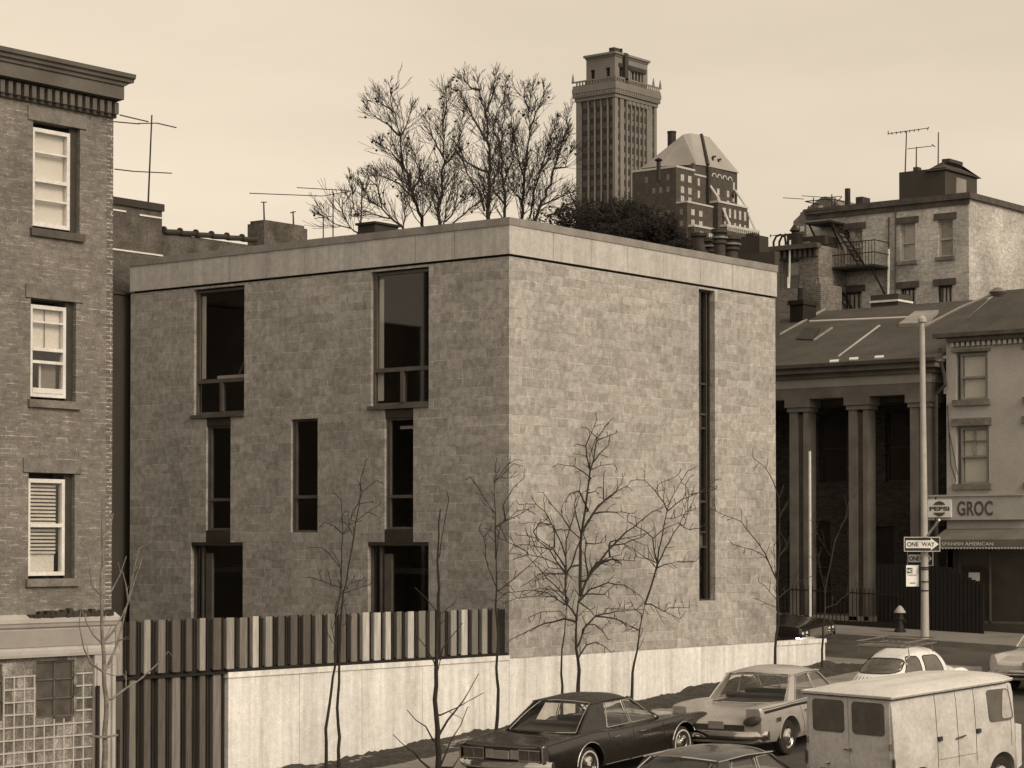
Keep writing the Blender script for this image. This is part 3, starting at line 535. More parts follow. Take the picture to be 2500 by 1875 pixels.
sapling('straight dark sapling rising in front of the last fence planks', Z4, -.7, [(Z4, 1, [(1275, 1400), (1287, 1200), (1278, 900), (1290, 760), (1272, 560), (1277, 450), (1272, 250), (1290, 60)]), (ZB, .55, [(1455, 1700), (1478, 1400), (1490, 1300), (1500, 1100), (1515, 950), (1545, 780)]), (ZB, .45, [(1490, 1390), (1590, 1330), (1700, 1290), (1900, 1180)]), (Z4, .5, [(1285, 460), (1380, 380), (1500, 260), (1590, 170)]), (Z4, .4, [(1277, 450), (1180, 300), (1110, 100), (1070, 50)]), (ZT, .35, [(110, 680), (170, 590), (290, 480)]), (ZT, .3, [(150, 650), (240, 520)]), (ZT, .45, [(150, 920), (190, 850), (260, 740), (355, 660)]), (ZT, .4, [(80, 1120), (170, 1080), (330, 980), (440, 960)]), (ZB, .3, [(1475, 1260), (1330, 1080), (1180, 890)])], .05, seed=7)
sapling('dark sapling with arching limbs, left of the crowded pair before the block wall', Z4, -.8, [(Z4, 1, [(1720, 1175), (1712, 950), (1735, 750), (1752, 560)]), (ZT, .7, [(735, 1659), (760, 1560), (772, 1400), (800, 1260), (850, 1130), (940, 930), (990, 810), (1095, 765)]),
 (ZT, .6, [(745, 1590), (660, 1460), (600, 1350), (500, 1270), (455, 1180), (510, 1090), (620, 1105)]), (ZT, .45, [(610, 1350), (500, 1325), (300, 1300), (190, 1310)]), (ZT, .5, [(760, 1590), (700, 1500), (560, 1430), (430, 1400), (300, 1440)]), (ZT, .55, [(770, 1420), (740, 1300), (690, 1180), (640, 1060), (605, 980), (530, 910), (380, 915)]), (ZT, .5, [(655, 1330), (660, 1180), (640, 1110), (560, 1095), (430, 1090)]), (ZT, .4, [(470, 1230), (390, 1215), (270, 1210)]),
 (Z4, .5, [(1755, 560), (1650, 480), (1560, 460), (1420, 480), (1370, 540)]), (Z4, .4, [(1700, 500), (1600, 500), (1480, 515), (1400, 550)]), (Z4, .35, [(1745, 640), (1690, 600), (1520, 600), (1400, 640)]), (Z4, .5, [(1760, 520), (1620, 380), (1540, 290), (1490, 230), (1380, 210)]), (Z4, .4, [(1760, 480), (1580, 440), (1570, 380), (1660, 340)]), (ZT, .4, [(400, 1350), (200, 1240), (170, 1180)]), (ZT, .35, [(740, 1540), (600, 1520), (470, 1640)])], .05, seed=8, twigs=1.0)
sapling('tallest dense dark sapling reaching highest up the sunlit block wall', Z4, -.65, [(Z4, 1, [(1828, 1170), (1834, 1000), (1817, 850), (1815, 650), (1830, 540), (1845, 500)]), (ZT, .75, [(870, 1659), (885, 1500), (905, 1300), (930, 1180), (975, 980), (1005, 800), (1055, 590), (1100, 480), (1155, 270), (1250, 150), (1325, 85)]),
 (ZT, .6, [(950, 1640), (1000, 1560), (1120, 1480), (1230, 1440), (1350, 1455), (1480, 1460)]), (ZT, .5, [(1050, 1480), (1180, 1420), (1280, 1400)]), (ZT, .6, [(960, 1600), (1050, 1430), (1140, 1290), (1220, 1180), (1330, 1080), (1420, 990), (1540, 920)]), (ZT, .65, [(930, 1180), (1000, 1060), (1080, 940), (1200, 840), (1360, 740)]), (ZT, .55, [(990, 1080), (1100, 930), (1250, 820), (1350, 710)]), (ZT, .5, [(955, 1600), (950, 1400), (970, 1280), (960, 1200), (1000, 1100)]), (ZT, .45, [(975, 1290), (1080, 1290), (1200, 1270)]),
 (ZT, .5, [(800, 1520), (870, 1350), (915, 1250), (830, 1160), (760, 1040), (680, 930), (600, 800)]), (ZT, .5, [(915, 1200), (880, 1050), (850, 920), (900, 790)]), (ZT, .5, [(1000, 980), (940, 900), (860, 790), (740, 810), (640, 920)]), (ZT, .45, [(1060, 580), (1020, 450), (1012, 340), (1080, 170), (1110, 85)]), (ZT, .4, [(1060, 570), (1045, 440), (1085, 290)]), (ZT, .4, [(1050, 660), (970, 590), (880, 550), (720, 520)]), (ZT, .35, [(1012, 345), (900, 330)]), (ZT, .45, [(1095, 500), (1180, 420), (1280, 340), (1300, 250)]), (ZT, .4, [(1155, 290), (1260, 250), (1360, 215)]), (ZT, .35, [(1160, 265), (1080, 165)]), (ZT, .35, [(1085, 565), (1150, 540), (1250, 520)]), (ZT, .4, [(1020, 800), (1090, 790), (1110, 750)]), (ZT, .4, [(1165, 860), (1140, 740), (1140, 620)]), (ZT, .4, [(1090, 990), (1250, 985), (1420, 1000)]), (ZT, .45, [(1160, 1320), (1300, 1290), (1450, 1230), (1560, 1160)]), (ZT, .4, [(1170, 1270), (1300, 1240), (1450, 1200)]), (ZT, .35, [(830, 1160), (700, 1150), (620, 1110)]),
 (Z4, .6, [(1815, 670), (1730, 655), (1600, 680), (1480, 740), (1365, 795)]), (Z4, .5, [(1840, 820), (1900, 690), (1960, 690), (2020, 730), (2060, 790)]), (Z4, .45, [(1842, 890), (1880, 830), (1940, 810), (2000, 840), (2040, 880)]), (Z4, .5, [(1870, 720), (1940, 630), (2060, 600), (2212, 585)]), (Z4, .45, [(1940, 635), (2060, 650), (2212, 725)]), (Z4, .5, [(1845, 520), (1900, 450), (2000, 410), (2100, 420), (2200, 500)]), (Z4, .45, [(1850, 500), (1950, 480), (2050, 490), (2180, 400)]), (Z4, .6, [(1850, 500), (1920, 360), (2000, 280), (2120, 250), (2212, 270)]), (Z4, .5, [(1840, 540), (1900, 590), (1940, 640)]), (Z4, .55, [(1815, 640), (1740, 560), (1650, 470), (1590, 430)]), (Z4, .45, [(1790, 330), (1690, 180), (1600, 120), (1560, 60), (1610, 0)]), (Z4, .4, [(1790, 350), (1640, 340), (1570, 400), (1600, 440)])], .075, seed=9, twigs=1.15, tw=.5)
sapling('open forked sapling between the dense one and the tall slot window', Z4, -.7, [(Z5, 1, [(175, 980), (190, 700), (207, 600), (250, 350), (275, 150), (310, 0)]), (ZT, .7, [(1530, 1640), (1545, 1480), (1555, 1250), (1580, 990), (1592, 900), (1620, 800), (1680, 690), (1720, 590)]), (ZT, .6, [(1545, 1490), (1640, 1330), (1730, 1200), (1800, 1110), (1880, 990), (1990, 960)]), (ZT, .5, [(1585, 975), (1540, 890), (1440, 770), (1330, 680), (1180, 690)]), (ZT, .5, [(1595, 970), (1700, 860), (1850, 790), (1960, 680)]), (ZT, .4, [(1770, 820), (1850, 795), (1980, 765)]), (ZT, .45, [(1550, 1530), (1640, 1490), (1850, 1460), (2000, 1462)]), (ZT, .5, [(1545, 1480), (1500, 1370), (1450, 1240), (1350, 1170), (1240, 1130), (1120, 1075)]), (ZT, .4, [(1520, 1470), (1440, 1420), (1300, 1310), (1200, 1260)]), (ZT, .4, [(1460, 1240), (1550, 1150), (1680, 1095), (1780, 1160)]), (ZT, .35, [(1780, 1160), (1900, 1140), (1990, 1100)]), (ZT, .35, [(1450, 790), (1480, 720), (1620, 650)]), (ZT, .35, [(1895, 980), (1890, 900), (1850, 820)]), (ZT, .35, [(1590, 1050), (1700, 1050), (1850, 1000)]), (ZT, .35, [(1740, 830), (1710, 730), (1760, 650)]), (Z5, .5, [(380, 0), (560, 70), (620, 40), (880, 40)]), (Z5, .35, [(570, 70), (690, 150)]), (ZT, .4, [(1540, 1530), (1480, 1440), (1380, 1420)]), (Z5, .4, [(280, 100), (230, 50), (0, 45)]), (Z5, .4, [(255, 260), (120, 220), (0, 150)])], .05, seed=10)
sapling('sapling hugging the far corner edge of the block wall', r6, -.7, [(r6, 1, [(112, 1659), (135, 1450), (130, 1100), (148, 800), (142, 400), (185, 290)]), (ZC, .6, [(468, 1490), (435, 1370), (395, 1290), (350, 1210), (290, 1180), (222, 1138)]), (ZC, .45, [(432, 1385), (370, 1345), (280, 1320)]), (ZC, .4, [(465, 1590), (400, 1520), (370, 1505)]), (ZC, .4, [(462, 1480), (445, 1340), (463, 1285)]), (r6, .45, [(148, 890), (210, 790), (240, 700)]), (r6, .45, [(140, 1240), (280, 1110), (400, 1060)]), (r6, .4, [(150, 540), (215, 460)]), (r6, .4, [(130, 1330), (60, 1290), (0, 1250)]), (ZC, .4, [(462, 1030), (440, 950), (395, 900)])], .05, seed=11)
sapling('last sapling, standing at the far end of the short white wall', r6, -.6, [(r6, 1, [(508, 1680), (525, 1400), (530, 1200), (565, 1000), (620, 750), (700, 580), (740, 400), (815, 340)]), (r6, .5, [(530, 1210), (490, 980), (440, 750), (415, 600)]), (r6, .5, [(535, 1330), (620, 1290), (720, 1180), (785, 1100)]), (r6, .4, [(580, 900), (500, 800), (430, 700)]), (r6, .35, [(505, 1060), (450, 940), (400, 890)])], .04, seed=12)
# --- the big bare trees behind the house
RMIN = .0062
def grow(mb, balls, rd, p, d, Lg, r, lev, maxlev, up=.10, wig=.16, fork=(2, 3)):
    n = 4 if lev < 3 else 3; pts = [p]; v = d.copy()
    for i in range(n):
        v = (v+Vector((rd.gauss(0, wig), rd.gauss(0, wig), rd.gauss(0, wig)+up))).normalized(); pts.append(pts[-1]+v*Lg/n)
    r1 = max(RMIN, r*.64); r = max(r, RMIN); mb.tube(pts, [r+(r1-r)*i/n for i in range(n+1)], 6 if lev < 2 else (4 if lev < 4 else 3), caps=False)
    if lev >= maxlev:
        if balls is not None and rd.random() < .02: balls.append(pts[-1]+Vector((0, 0, -.12)))
        return
    for i in range(rd.randint(*fork)):
        at = pts[-1] if i == 0 else pts[rd.randint(2, n)-(0 if lev < 2 else rd.randint(0, 1))]
        spread = .22 if i == 0 else rd.uniform(.35, .65); a = Vector((rd.gauss(0, 1), rd.gauss(0, 1), rd.gauss(0, .6))).normalized()
        nd = (v*(1-spread*.5)+a*spread).normalized(); nd.z = nd.z if nd.z > -.1 else nd.z*.3
        grow(mb, balls, rd, at, nd.normalized(), Lg*rd.uniform(.72, .95), r1*(.98 if i == 0 else .78), lev+1, maxlev, up, wig, fork)
def bigtree(label, D, stems, seed, r=.05, h0=8.5, dens=1.0, group='bare trees behind the block house'):
    """stems are measured on an upright plane D metres away; side branches grow from them in all directions"""
    rd = random.Random(seed); tr = MB(); br = MB(); balls = []; first = None
    pt = lambda p: CP+ray(Z8(*p))*D
    for k, st in enumerate(stems):
        P_ = [pt(p) for p in st]; 
        if k == 0:
            b0 = P_[0]; base = Vector((b0.x, b0.y, 0)); first = base; tr.tube([base, Vector((b0.x, b0.y, 5)), b0], [r*2.4, r*2.0, r*1.5], 9)
        dd = rd.uniform(-.35, .35); R = []
        for a, b in zip(P_[:-1], P_[1:]):
            n = max(2, int((b-a).length/.20))
            for q in range(n): R.append(a.lerp(b, q/n)+Vector((rd.gauss(0, .02), rd.gauss(0, .03), 0)))
        R.append(P_[-1]); L_ = sum((b-a).length for a, b in zip(R[:-1], R[1:])); acc = 0; kk = len(R)
        R = [p+Fh*dd*(i/kk)*L_ for i, p in enumerate(R)]
        r0 = r*(1.25 if k == 0 else .75); rs = [max(.011, r0*(1-.9*i/(kk-1))) for i in range(kk)]; br.tube(R, rs, 6)
        for i in range(1, kk):
            f_ = i/(kk-1); d = (R[i]-R[i-1]).normalized()
            for _ in range(4 if rd.random() < .6*dens else 3):
                if rd.random() > .9*dens: continue
                a = Vector((rd.gauss(0, 1), rd.gauss(0, 1), rd.gauss(0, .25))); a = (a-d*a.dot(d)).normalized(); nd = (d*rd.uniform(.6, 1.2)+a*rd.uniform(.5, .9)+Vector((0, 0, .25))).normalized()
                grow(br, balls, rd, R[i], nd, rd.uniform(.32, .66)*(1.15-.85*f_), max(.0095, rs[i]*.3), 5, 7, up=.05, wig=.08, fork=(2, 3))
    t = thing('bare_tree', label, 'tree', tuple(first), group); tr.build('trunk', M['bark_far'], t, True); br.build('branches', M['bark_far'], t)
    sb = MB()
    for b in balls: sb.lathe([(0.0, -.045), (.042, -.02), (.042, .02), (0, .045)], b, n=5)
    if sb.v: sb.build('seed_balls', M['bark_far'], t)
bigtree('bare tree leaning left, leftmost tall crown against the sky', 74, [[(925, 1290), (905, 1200), (870, 1080), (800, 880), (760, 620), (730, 480), (705, 350)], [(800, 880), (700, 740), (640, 700)], [(760, 640), (680, 560), (600, 510), (540, 440)], [(870, 1080), (760, 960), (640, 900), (520, 890)], [(770, 640), (810, 560), (840, 440)], [(850, 1020), (900, 900), (860, 760), (830, 680)], [(730, 480), (660, 440), (620, 380)]], 21)
bigtree('slender upright bare tree second from the left', 79, [[(1030, 1290), (1032, 1150), (1042, 950), (1052, 750), (1040, 500), (1052, 300)], [(1050, 780), (980, 640), (935, 480)], [(1045, 870), (1130, 760), (1170, 620), (1190, 480)], [(1042, 560), (1090, 420), (1110, 330)], [(1035, 1100), (980, 980), (930, 960)]], 22)
bigtree('tallest bare tree, with the thickest upright stem in the middle', 76, [[(1360, 1260), (1362, 1100), (1370, 900), (1365, 700), (1345, 450), (1300, 300), (1287, 180)], [(1365, 700), (1300, 600), (1230, 470), (1150, 350)], [(1370, 890), (1270, 850), (1190, 800), (1150, 700)], [(1340, 1150), (1290, 1010), (1220, 900), (1190, 780)], [(1350, 480), (1400, 350), (1405, 240)], [(1300, 330), (1240, 320), (1200, 270)]], 23, r=.062)
bigtree('bare tree right of the tallest, with many parallel upright stems', 82, [[(1470, 1260), (1468, 1100), (1450, 850), (1450, 600), (1470, 420), (1475, 260)], [(1450, 780), (1400, 600), (1420, 450), (1400, 330)], [(1460, 980), (1520, 800), (1530, 620), (1500, 400), (1500, 300)], [(1465, 1100), (1400, 1010), (1420, 850)]], 24)
bigtree('tree with straight twin stems between the parallel stems and the spreading one', 77, [[(1590, 1260), (1592, 1100), (1605, 900), (1640, 650), (1640, 450), (1670, 300)], [(1605, 950), (1560, 760), (1530, 600)], [(1640, 600), (1700, 450), (1740, 350)], [(1640, 480), (1600, 380), (1610, 320)], [(1600, 1080), (1500, 980), (1490, 900)]], 25)
bigtree('rightmost bare tree spreading towards the stone tower', 75, [[(1660, 1270), (1680, 1180), (1760, 1000), (1820, 800), (1880, 600), (1922, 430)], [(1640, 1200), (1690, 950), (1760, 720), (1820, 560)], [(1700, 900), (1790, 760), (1900, 650)], [(1720, 1110), (1840, 1050), (1930, 1010)], [(1760, 1180), (1860, 1150), (1940, 1120)], [(1800, 860), (1880, 850), (1920, 720)]], 26)
bigtree('low bushy bare tree left of the hatch on the roof', 70, [[(480, 1300), (430, 1265), (330, 1230), (250, 1180), (195, 1080)], [(500, 1280), (460, 1140), (440, 960)], [(430, 1265), (380, 1160), (330, 1070)]], 27, r=.022, dens=.8)
bigtree('dark low tree with arching limbs right of the roof hatch', 72, [[(800, 1290), (780, 1250), (700, 1200), (640, 1130), (560, 1090), (500, 960)], [(790, 1240), (800, 1100), (830, 1000), (800, 940)], [(700, 1200), (620, 1180), (540, 1180)], [(640, 1130), (620, 1000), (560, 930)]], 28, r=.035)
bigtree('dark low tree in the thicket under the slender one', 73, [[(1060, 1280), (1030, 1190), (990, 1080), (950, 1000)], [(1060, 1250), (1080, 1100), (1120, 950), (1150, 850)], [(1080, 1220), (1160, 1100), (1240, 1060)], [(1110, 1240), (1220, 1150), (1300, 1100), (1400, 1010)]], 29, r=.04)
# dark wooded mound below the tower: two dense trees with leaf clumps
def densetree(label, px, D, rad, seed):
    q = CP+ray(px)*D; rd = random.Random(seed); t = thing('dense_tree', label, 'tree', (q.x, q.y, 0), 'dense dark trees below the tower'); c = Vector(q); c.z -= rad*.7
    tr = MB().tube([(q.x, q.y, 0), (q.x, q.y, c.z)], [.9, .5], 8); tr.build('trunk', M['bark_far'], t); m = MB(); b = MB()
    for i in range(16):
        d = Vector((rd.gauss(0, 1), rd.gauss(0, 1), abs(rd.gauss(0, 1)))).normalized(); e = c+Vector((d.x*rad*1.1, d.y*rad*1.1, d.z*rad)); b.tube([Vector((q.x, q.y, c.z-rad*.3)), c.lerp(e, .5), e], [.3, .15, .04], 4)
    b.build('branches', M['bark_far'], t)
    for i in range(24000):
        d = Vector((rd.gauss(0, 1), rd.gauss(0, 1), rd.gauss(0, 1))).normalized(); k = (.55+.5*mathutils.noise.noise(d*2.3+Vector((seed, 0, 0))))*1.3*rd.random()**.25
        p = c+Vector((d.x*1.25, d.y*1.25, d.z))*rad*k; a = Vector((rd.gauss(0, 1), rd.gauss(0, 1), rd.gauss(0, 1))).normalized()*rd.uniform(.12, .34); bb = a.orthogonal().normalized()*rd.uniform(.08, .22)
        m.add([p-a, p+bb, p+a], [(0, 1, 2)])
    m.build('foliage', M['leaf'], t)
densetree('dense dark tree at the foot of the stone tower, left one', (1450, 498), 210, 5.2, 31)
densetree('dense dark tree between the tower and the gabled apartment block', (1530, 515), 200, 4.6, 32)
densetree('low dark tree peeping over the parapet under the apartment block', (1590, 560), 190, 3.6, 33)
# ================================================================ stone tower
t = thing('tower_block', 'tall pale stone tower with a side darkened for shade, corbelled balcony and recessed crown storey', 'tower', (455, 326, 0)); TX, TY = 449.63, 320.31; XE, YE = 469.0, 333.1
pit = [1.05, 3.2, 5.3, 7.4, 9.6, 11.6]          # piers on the dark face, from the corner
w_ = MB(); w_.box(TX+.5, TY+.5, 0, XE, YE, 123.5)
def piers(m, ax, c, edges):
    for a, b in edges: bar(m, ax, c, a, b, 0, 122.6, 0, .6)
piers(w_, 'y', TY, [(TX, TX+1.4), (TX+2.5, TX+4.1), (TX+5.3, TX+5.9), (TX+7.3, TX+7.8), (TX+9.2, TX+9.7), (TX+11.1, TX+11.6), (TX+13, TX+13.5), (TX+14.7, TX+17.2), (TX+18.2, XE)])
piers(w_, 'x', TX, [(TY+.6, TY+.8), (TY+2.35, TY+2.65), (TY+4.5, TY+4.8), (TY+6.6, TY+6.9), (TY+8.7, TY+9.0), (TY+11.2, TY+12.79)])  # thin piers and wide dark bays put this face's shade into its shape
w_.build('wall', M['tower'], t)
m = MB(); sp = MB(); z = 60
bays_y = [(TX+1.4, TX+2.5), (TX+4.1, TX+5.3), (TX+5.9, TX+7.3), (TX+7.8, TX+9.2), (TX+9.7, TX+11.1), (TX+11.6, TX+13), (TX+13.5, TX+14.7), (TX+17.2, TX+18.2)]
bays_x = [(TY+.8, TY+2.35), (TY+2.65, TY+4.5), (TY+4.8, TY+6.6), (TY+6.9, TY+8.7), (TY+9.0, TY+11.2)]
while z < 121.5:
    for a, b in bays_y: bar(m, 'y', TY, a+.15, b-.15, z, z+1.7, .42, .48)
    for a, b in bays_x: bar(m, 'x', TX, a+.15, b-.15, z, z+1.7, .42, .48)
    z += 3.0
m.build('window_rows', M['blackwin'], t)
sq = MB()
for a, b in bays_y: bar(sq, 'y', TY, a, b, 55, 121.8, .485, .499)
sq.build('sun_side_spandrels', M['lintel'], t)  # paler colour puts the sunlight of this face into the spandrels
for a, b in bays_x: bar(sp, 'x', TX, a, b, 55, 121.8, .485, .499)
sp.build('shade_side_spandrels', M['tower_dk'], t)  # darker colour paints in the shade of the other face
ra = random.Random(8); m = MB()
for i in range(26):
    a, b = ra.choice(bays_y+bays_x[:]); z = 60+3.0*ra.randint(3, 19)
    if a > 400: bar(m, 'y', TY, a+.3, b-.3, z+.2, z+1.3, .40, .419)
    else: bar(m, 'x', TX, a+.3, b-.3, z+.2, z+1.3, .40, .419)
m.build('drawn_blinds', M['lintel'], t)
m = MB().box(TX-.25, TY-.25, 122.0, XE+.25, YE+.25, 123.0).box(TX-.7, TY-.7, 123.0, XE+.7, YE+.7, 124.2).box(TX-.9, TY-.9, 124.2, XE+.9, YE+.7, 125.4).box(TX-.75, TY-.75, 125.4, XE+.8, YE+.6, 126.2)
for i in range(14): m.box(TX-.85, TY+i*.95, 123.4, TX-.7, TY+i*.95+.4, 124.2)
for i in range(21): m.box(TX+i*.97, TY-.85, 123.4, TX+i*.97+.4, TY-.7, 124.2)
for i in range(6): m.lathe([(.7, 0), (.7, .3)], (TX+6.6+i*1.9, TY-.1, 121.5), 'y', 12, True)
b = m.build('balcony', M['tower'], t)
m = MB().box(TX-.9, TY-.9, 127.0, XE+1.0, TY-.6, 127.4).box(TX-.9, TY-.6, 127.0, TX-.6, YE+.8, 127.4)
for i in range(22): m.box(TX-.85+i*.95, TY-.85, 126.2, TX-.45+i*.95, TY-.65, 127.0)
for i in range(14): m.box(TX-.85, TY-.6+i*.95, 126.2, TX-.65, TY-.2+i*.95, 127.0)
for x, y in ((TX-.7, YE+.5), (XE+.6, TY-.7), (XE-2.6, TY-.7)): m.lathe([(.35, 127.3), (.3, 128.2), (.05, 129.6)], (x, y, 0), n=8, closed=True)
m.build('balustrade', M['tower'], b)
CX, CY = 464.6, 329.7; m = MB(); panel(m, 'y', TY+.01, TX+.01, CX, 126.2, 132.9, [(TX+2.0, TX+3.6, 127.4, 130.2), (TX+7.0, TX+13.0, 126.8, 130.0)], .8)
panel(m, 'x', TX+.01, TY+.01, CY, 126.2, 132.9, [(TY+1.6, TY+3.0, 127, 130), (TY+6.6, TY+8.0, 127, 130)], .8); m.add([(CX, TY, 126), (CX, CY, 126), (CX, CY, 132.9), (CX, TY, 132.9)], [(0, 1, 2, 3)]); m.add([(TX, CY, 126), (CX, CY, 126), (CX, CY, 132.9), (TX, CY, 132.9)], [(0, 1, 2, 3)])
m.box(TX-.2, TY-.2, 132.9, CX+.2, CY+.2, 133.4).box(TX-.6, TY-.6, 133.4, CX+.6, CY+.6, 134.0)
for i in range(4): m.lathe([(.32, 126.8), (.28, 130)], (TX+8.0+i*1.45, TY+.5, 0), n=8)
c = m.build('crown_storey', M['tower'], t); MB().box(TX+.85, TY+.85, 126.5, CX-.1, CY-.1, 132.5).build('crown_core', M['blackwin'], c)
MB().box(TX+3.4, TY-.9, 126.2, TX+4.9, TY-.0, 134.1).box(TX+6, TY-.35, 130.2, TX+14, TY-.0, 131.3).box(TX+1.6, TY-.35, 130.3, TX+3.3, TY-.0, 131.2).build('flue', M['tower_dk'], c)
MB().box(TX+.8, TY+.8, 134.0, TX+3.4, TY+2.5, 135.4).box(TX+4, TY+.8, 134.0, TX+4.6, TY+2.4, 135.6).build('roof_box', M['tower_dk'], t)
# ================================================================ gabled brick apartment block
t = thing('apartment_block', 'dark brick stepped apartment block with a pale hipped sheet roof and bright windows', 'apartment block', (425, 285, 0)); AX, AY = 417.45, 279.07
w_ = MB().box(AX, AY, 0, 425.4, 292, 95).box(AX+.001, 275.9, 0, 428.6, AY, 86.3).box(AX+.4, 274.2, 0, 430.8, 275.9, 80.4).box(425.4, AY+.3, 0, 431.3, 292, 97).box(431.4, AY+.0, 0, 444.6, 292, 97).box(444.6, AY-.3, 0, 449.6, 290, 87.6)
w_.box(431.4, 276.2, 0, 444.8, AY, 88).box(432.5, 274.4, 0, 447.3, 276.2, 82.2); w_.build('wall', M['brick_far'], t)
st = MB().box(AX-.1, AY-.15, 94.9, 425.5, 292, 95.4).box(AX-.1, 275.75, 86.1, 428.7, AY, 86.5).box(AX+.3, 274.0, 80.2, 430.9, 275.9, 80.7).box(425.4, AY+.2, 94.1, 431.4, AY+.4, 94.5).box(431.3, 276.0, 87.8, 444.9, AY, 88.3).box(432.4, 274.2, 81.8, 447.4, 276.2, 82.4)
for z in (81, 82): pass
for xx, z0 in ((431.5, 88.3), (443.2, 88.3)): st.prism([(AY-.1, z0+4.4), (AY-.1, z0+3.9), (276.1, z0), (276.1, z0+.5)], lambda y, z: (xx, y, z), lambda y, z: (xx+.8, y, z))
for xx, z0 in ((433.2, 82.3), (444.8, 82.3)): st.prism([(276.1, z0+4.4), (276.1, z0+3.9), (274.3, z0), (274.3, z0+.5)], lambda y, z: (xx, y, z), lambda y, z: (xx+.8, y, z))
for i in range(4): st.tube([(433.0+i*2.4+.9*math.cos(a*math.pi/6)+.9, AY-.08, 94.6+.9*math.sin(a*math.pi/6)) for a in range(7)], .2, 4)
for i in range(16): st.box(432.6+i*.9, 274.2, 80.8, 432.95+i*.9, 274.4, 81.8)
st.build('stone_trim', M['stone'], t)
wn = MB(); dw = MB(); ra = random.Random(12)
for z in (92.1, 89.2, 86.9): 
    for x in (419.4, 422.6):
        if z > 86.5: bar(wn, 'y', AY, x, x+.62, z-.2, z+1.4, -.06, 0); bar(wn, 'y', AY, x+.75, x+1.37, z-.2, z+1.4, -.06, 0)
for z in (83.6, 81.1):
    for x in (421.2, 424.6): bar(wn, 'y', 275.9, x-2, x-1.4, z-.6+.3, z+1.1, -.06, 0); bar(wn, 'y', 275.9, x-1.25, x-.65, z-.3, z+1.1, -.06, 0)
for x in (420.5, 424.2): bar(wn, 'y', 274.2, x, x+.7, 77.6, 79.3, -.06, 0); bar(wn, 'y', 274.2, x+.9, x+1.5, 77.6, 79.3, -.06, 0); bar(wn, 'y', 274.2, x, x+.7, 74.5, 76, -.06, 0)
for z in (92.3, 89.3, 86, 83.3): bar(wn, 'y', AY+.3, 427.2, 428.1, z-.6, z+1.2, -.06, 0)
for z, h in ((90.4, 1.6), (88.6, .9)):
    for i in range(5): bar(wn if (i+int(z)) % 2 else dw, 'y', AY, 433.2+i*2.2, 434.2+i*2.2, z, z+h, -.06, 0)
for i in range(5): bar(wn, 'y', 276.2, 434.0+i*2.3, 434.9+i*2.3, 84.6, 86.8, -.06, 0); bar(wn, 'y', 276.2, 434.0+i*2.3, 434.8+i*2.3, 82.5, 83.5, -.06, 0)
for i in range(4): bar(dw, 'y', AY, 433.2+i*2.4, 434.7+i*2.4, 92.2, 94.8, -.05, 0)
bar(wn, 'y', AY, 442.6, 443.4, 92.5, 94.4, -.06, 0); bar(wn, 'y', AY-.3, 446.6, 447.3, 84, 86, -.06, 0); bar(wn, 'y', AY-.3, 447.6, 448.2, 84, 86, -.06, 0); bar(wn, 'y', AY, 442.4, 443.2, 88.6, 91.8, -.06, 0)
wn.build('window_shades', M['whitewin'], t); dw.build('arched_openings', M['blackwin'], t)
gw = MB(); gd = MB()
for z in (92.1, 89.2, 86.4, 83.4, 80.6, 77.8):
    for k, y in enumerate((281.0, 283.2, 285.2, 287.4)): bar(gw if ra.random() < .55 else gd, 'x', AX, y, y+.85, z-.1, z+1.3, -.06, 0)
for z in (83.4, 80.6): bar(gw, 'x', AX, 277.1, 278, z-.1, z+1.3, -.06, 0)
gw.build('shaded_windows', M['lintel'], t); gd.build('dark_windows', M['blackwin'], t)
rf = MB(); P_ = {'a': (AX-1.5, AY+10, 94.9), 'b': (425.6, AY+.1, 95.9), 'c': (444.9, AY-.6, 96.8), 'd': (445.5, 293, 97)}
pk = [(420.6, 283.5, 104.3), (423.7, AY+3.4, 105.4), (432.0, AY+3.4, 105.5), (432, 290, 105.5)]
A1 = onx(r3(880, 520), 421); B1 = ony(r3(1245, 505), AY); B2 = ony(r3(1352, 520), AY); C1 = ony(r3(1678, 590), AY-.5); T1 = onx(r3(1110, 200), 423.4); T2 = ony(r3(1187, 188), AY+3.4); T3 = ony(r3(1290, 205), AY+3.4); T4 = ony(r3(1378, 228), AY+3.4)
C2 = Vector((C1.x, AY+13, C1.z)); T5 = Vector((T4.x, max(T1.y, AY+6), T4.z))
rf.add([A1, B1, B2, C1, C2, T1, T2, T3, T4, T5, Vector((A1.x, AY+13, A1.z))], [(0, 1, 6, 5), (1, 2, 7, 6), (2, 3, 8, 7), (3, 4, 9, 8), (5, 6, 7, 8, 9), (4, 10, 0, 5, 9), (0, 10, 4, 3, 2, 1)])
rf.build('roof', M['roofpale'], t); MB().tube([T3+Vector((0, -.1, .1)), B2+Vector((0, -.3, .2))], .5, 4).box(430.9, AY-.5, 80, 431.9, AY+1, 96.6).build('chimney_breast', M['tower_dk'], t)
m = MB()
for x, z in ((434.6, 98.8), (437.0, 98.4)): m.tube([(x, AY+.9, z), (x, AY+.6, z+1.0), (x+.5, AY+.2, z+1.1)], .3, 6)
m.build('roof_vents', M['iron'], t)
c = CP+ray((1640, 321))*560; t = thing('smoke_stack', 'black cylindrical smoke stack behind the hipped roof', 'chimney', (c.x, c.y, 60)); MB().lathe([(1.05, 60), (1.05, c.z-.4), (1.15, c.z-.4), (1.15, c.z)], (c.x, c.y, 0), n=20, closed=True).build('stack', M['iron'], t, True)
MB().tube([(c.x+.9, c.y-.9, c.z-6), (c.x+1.6, c.y-1.6, c.z-2), (c.x+1.9, c.y-1.9, c.z-2.4)], .25, 5).build('guy_pipe', M['iron'], t)
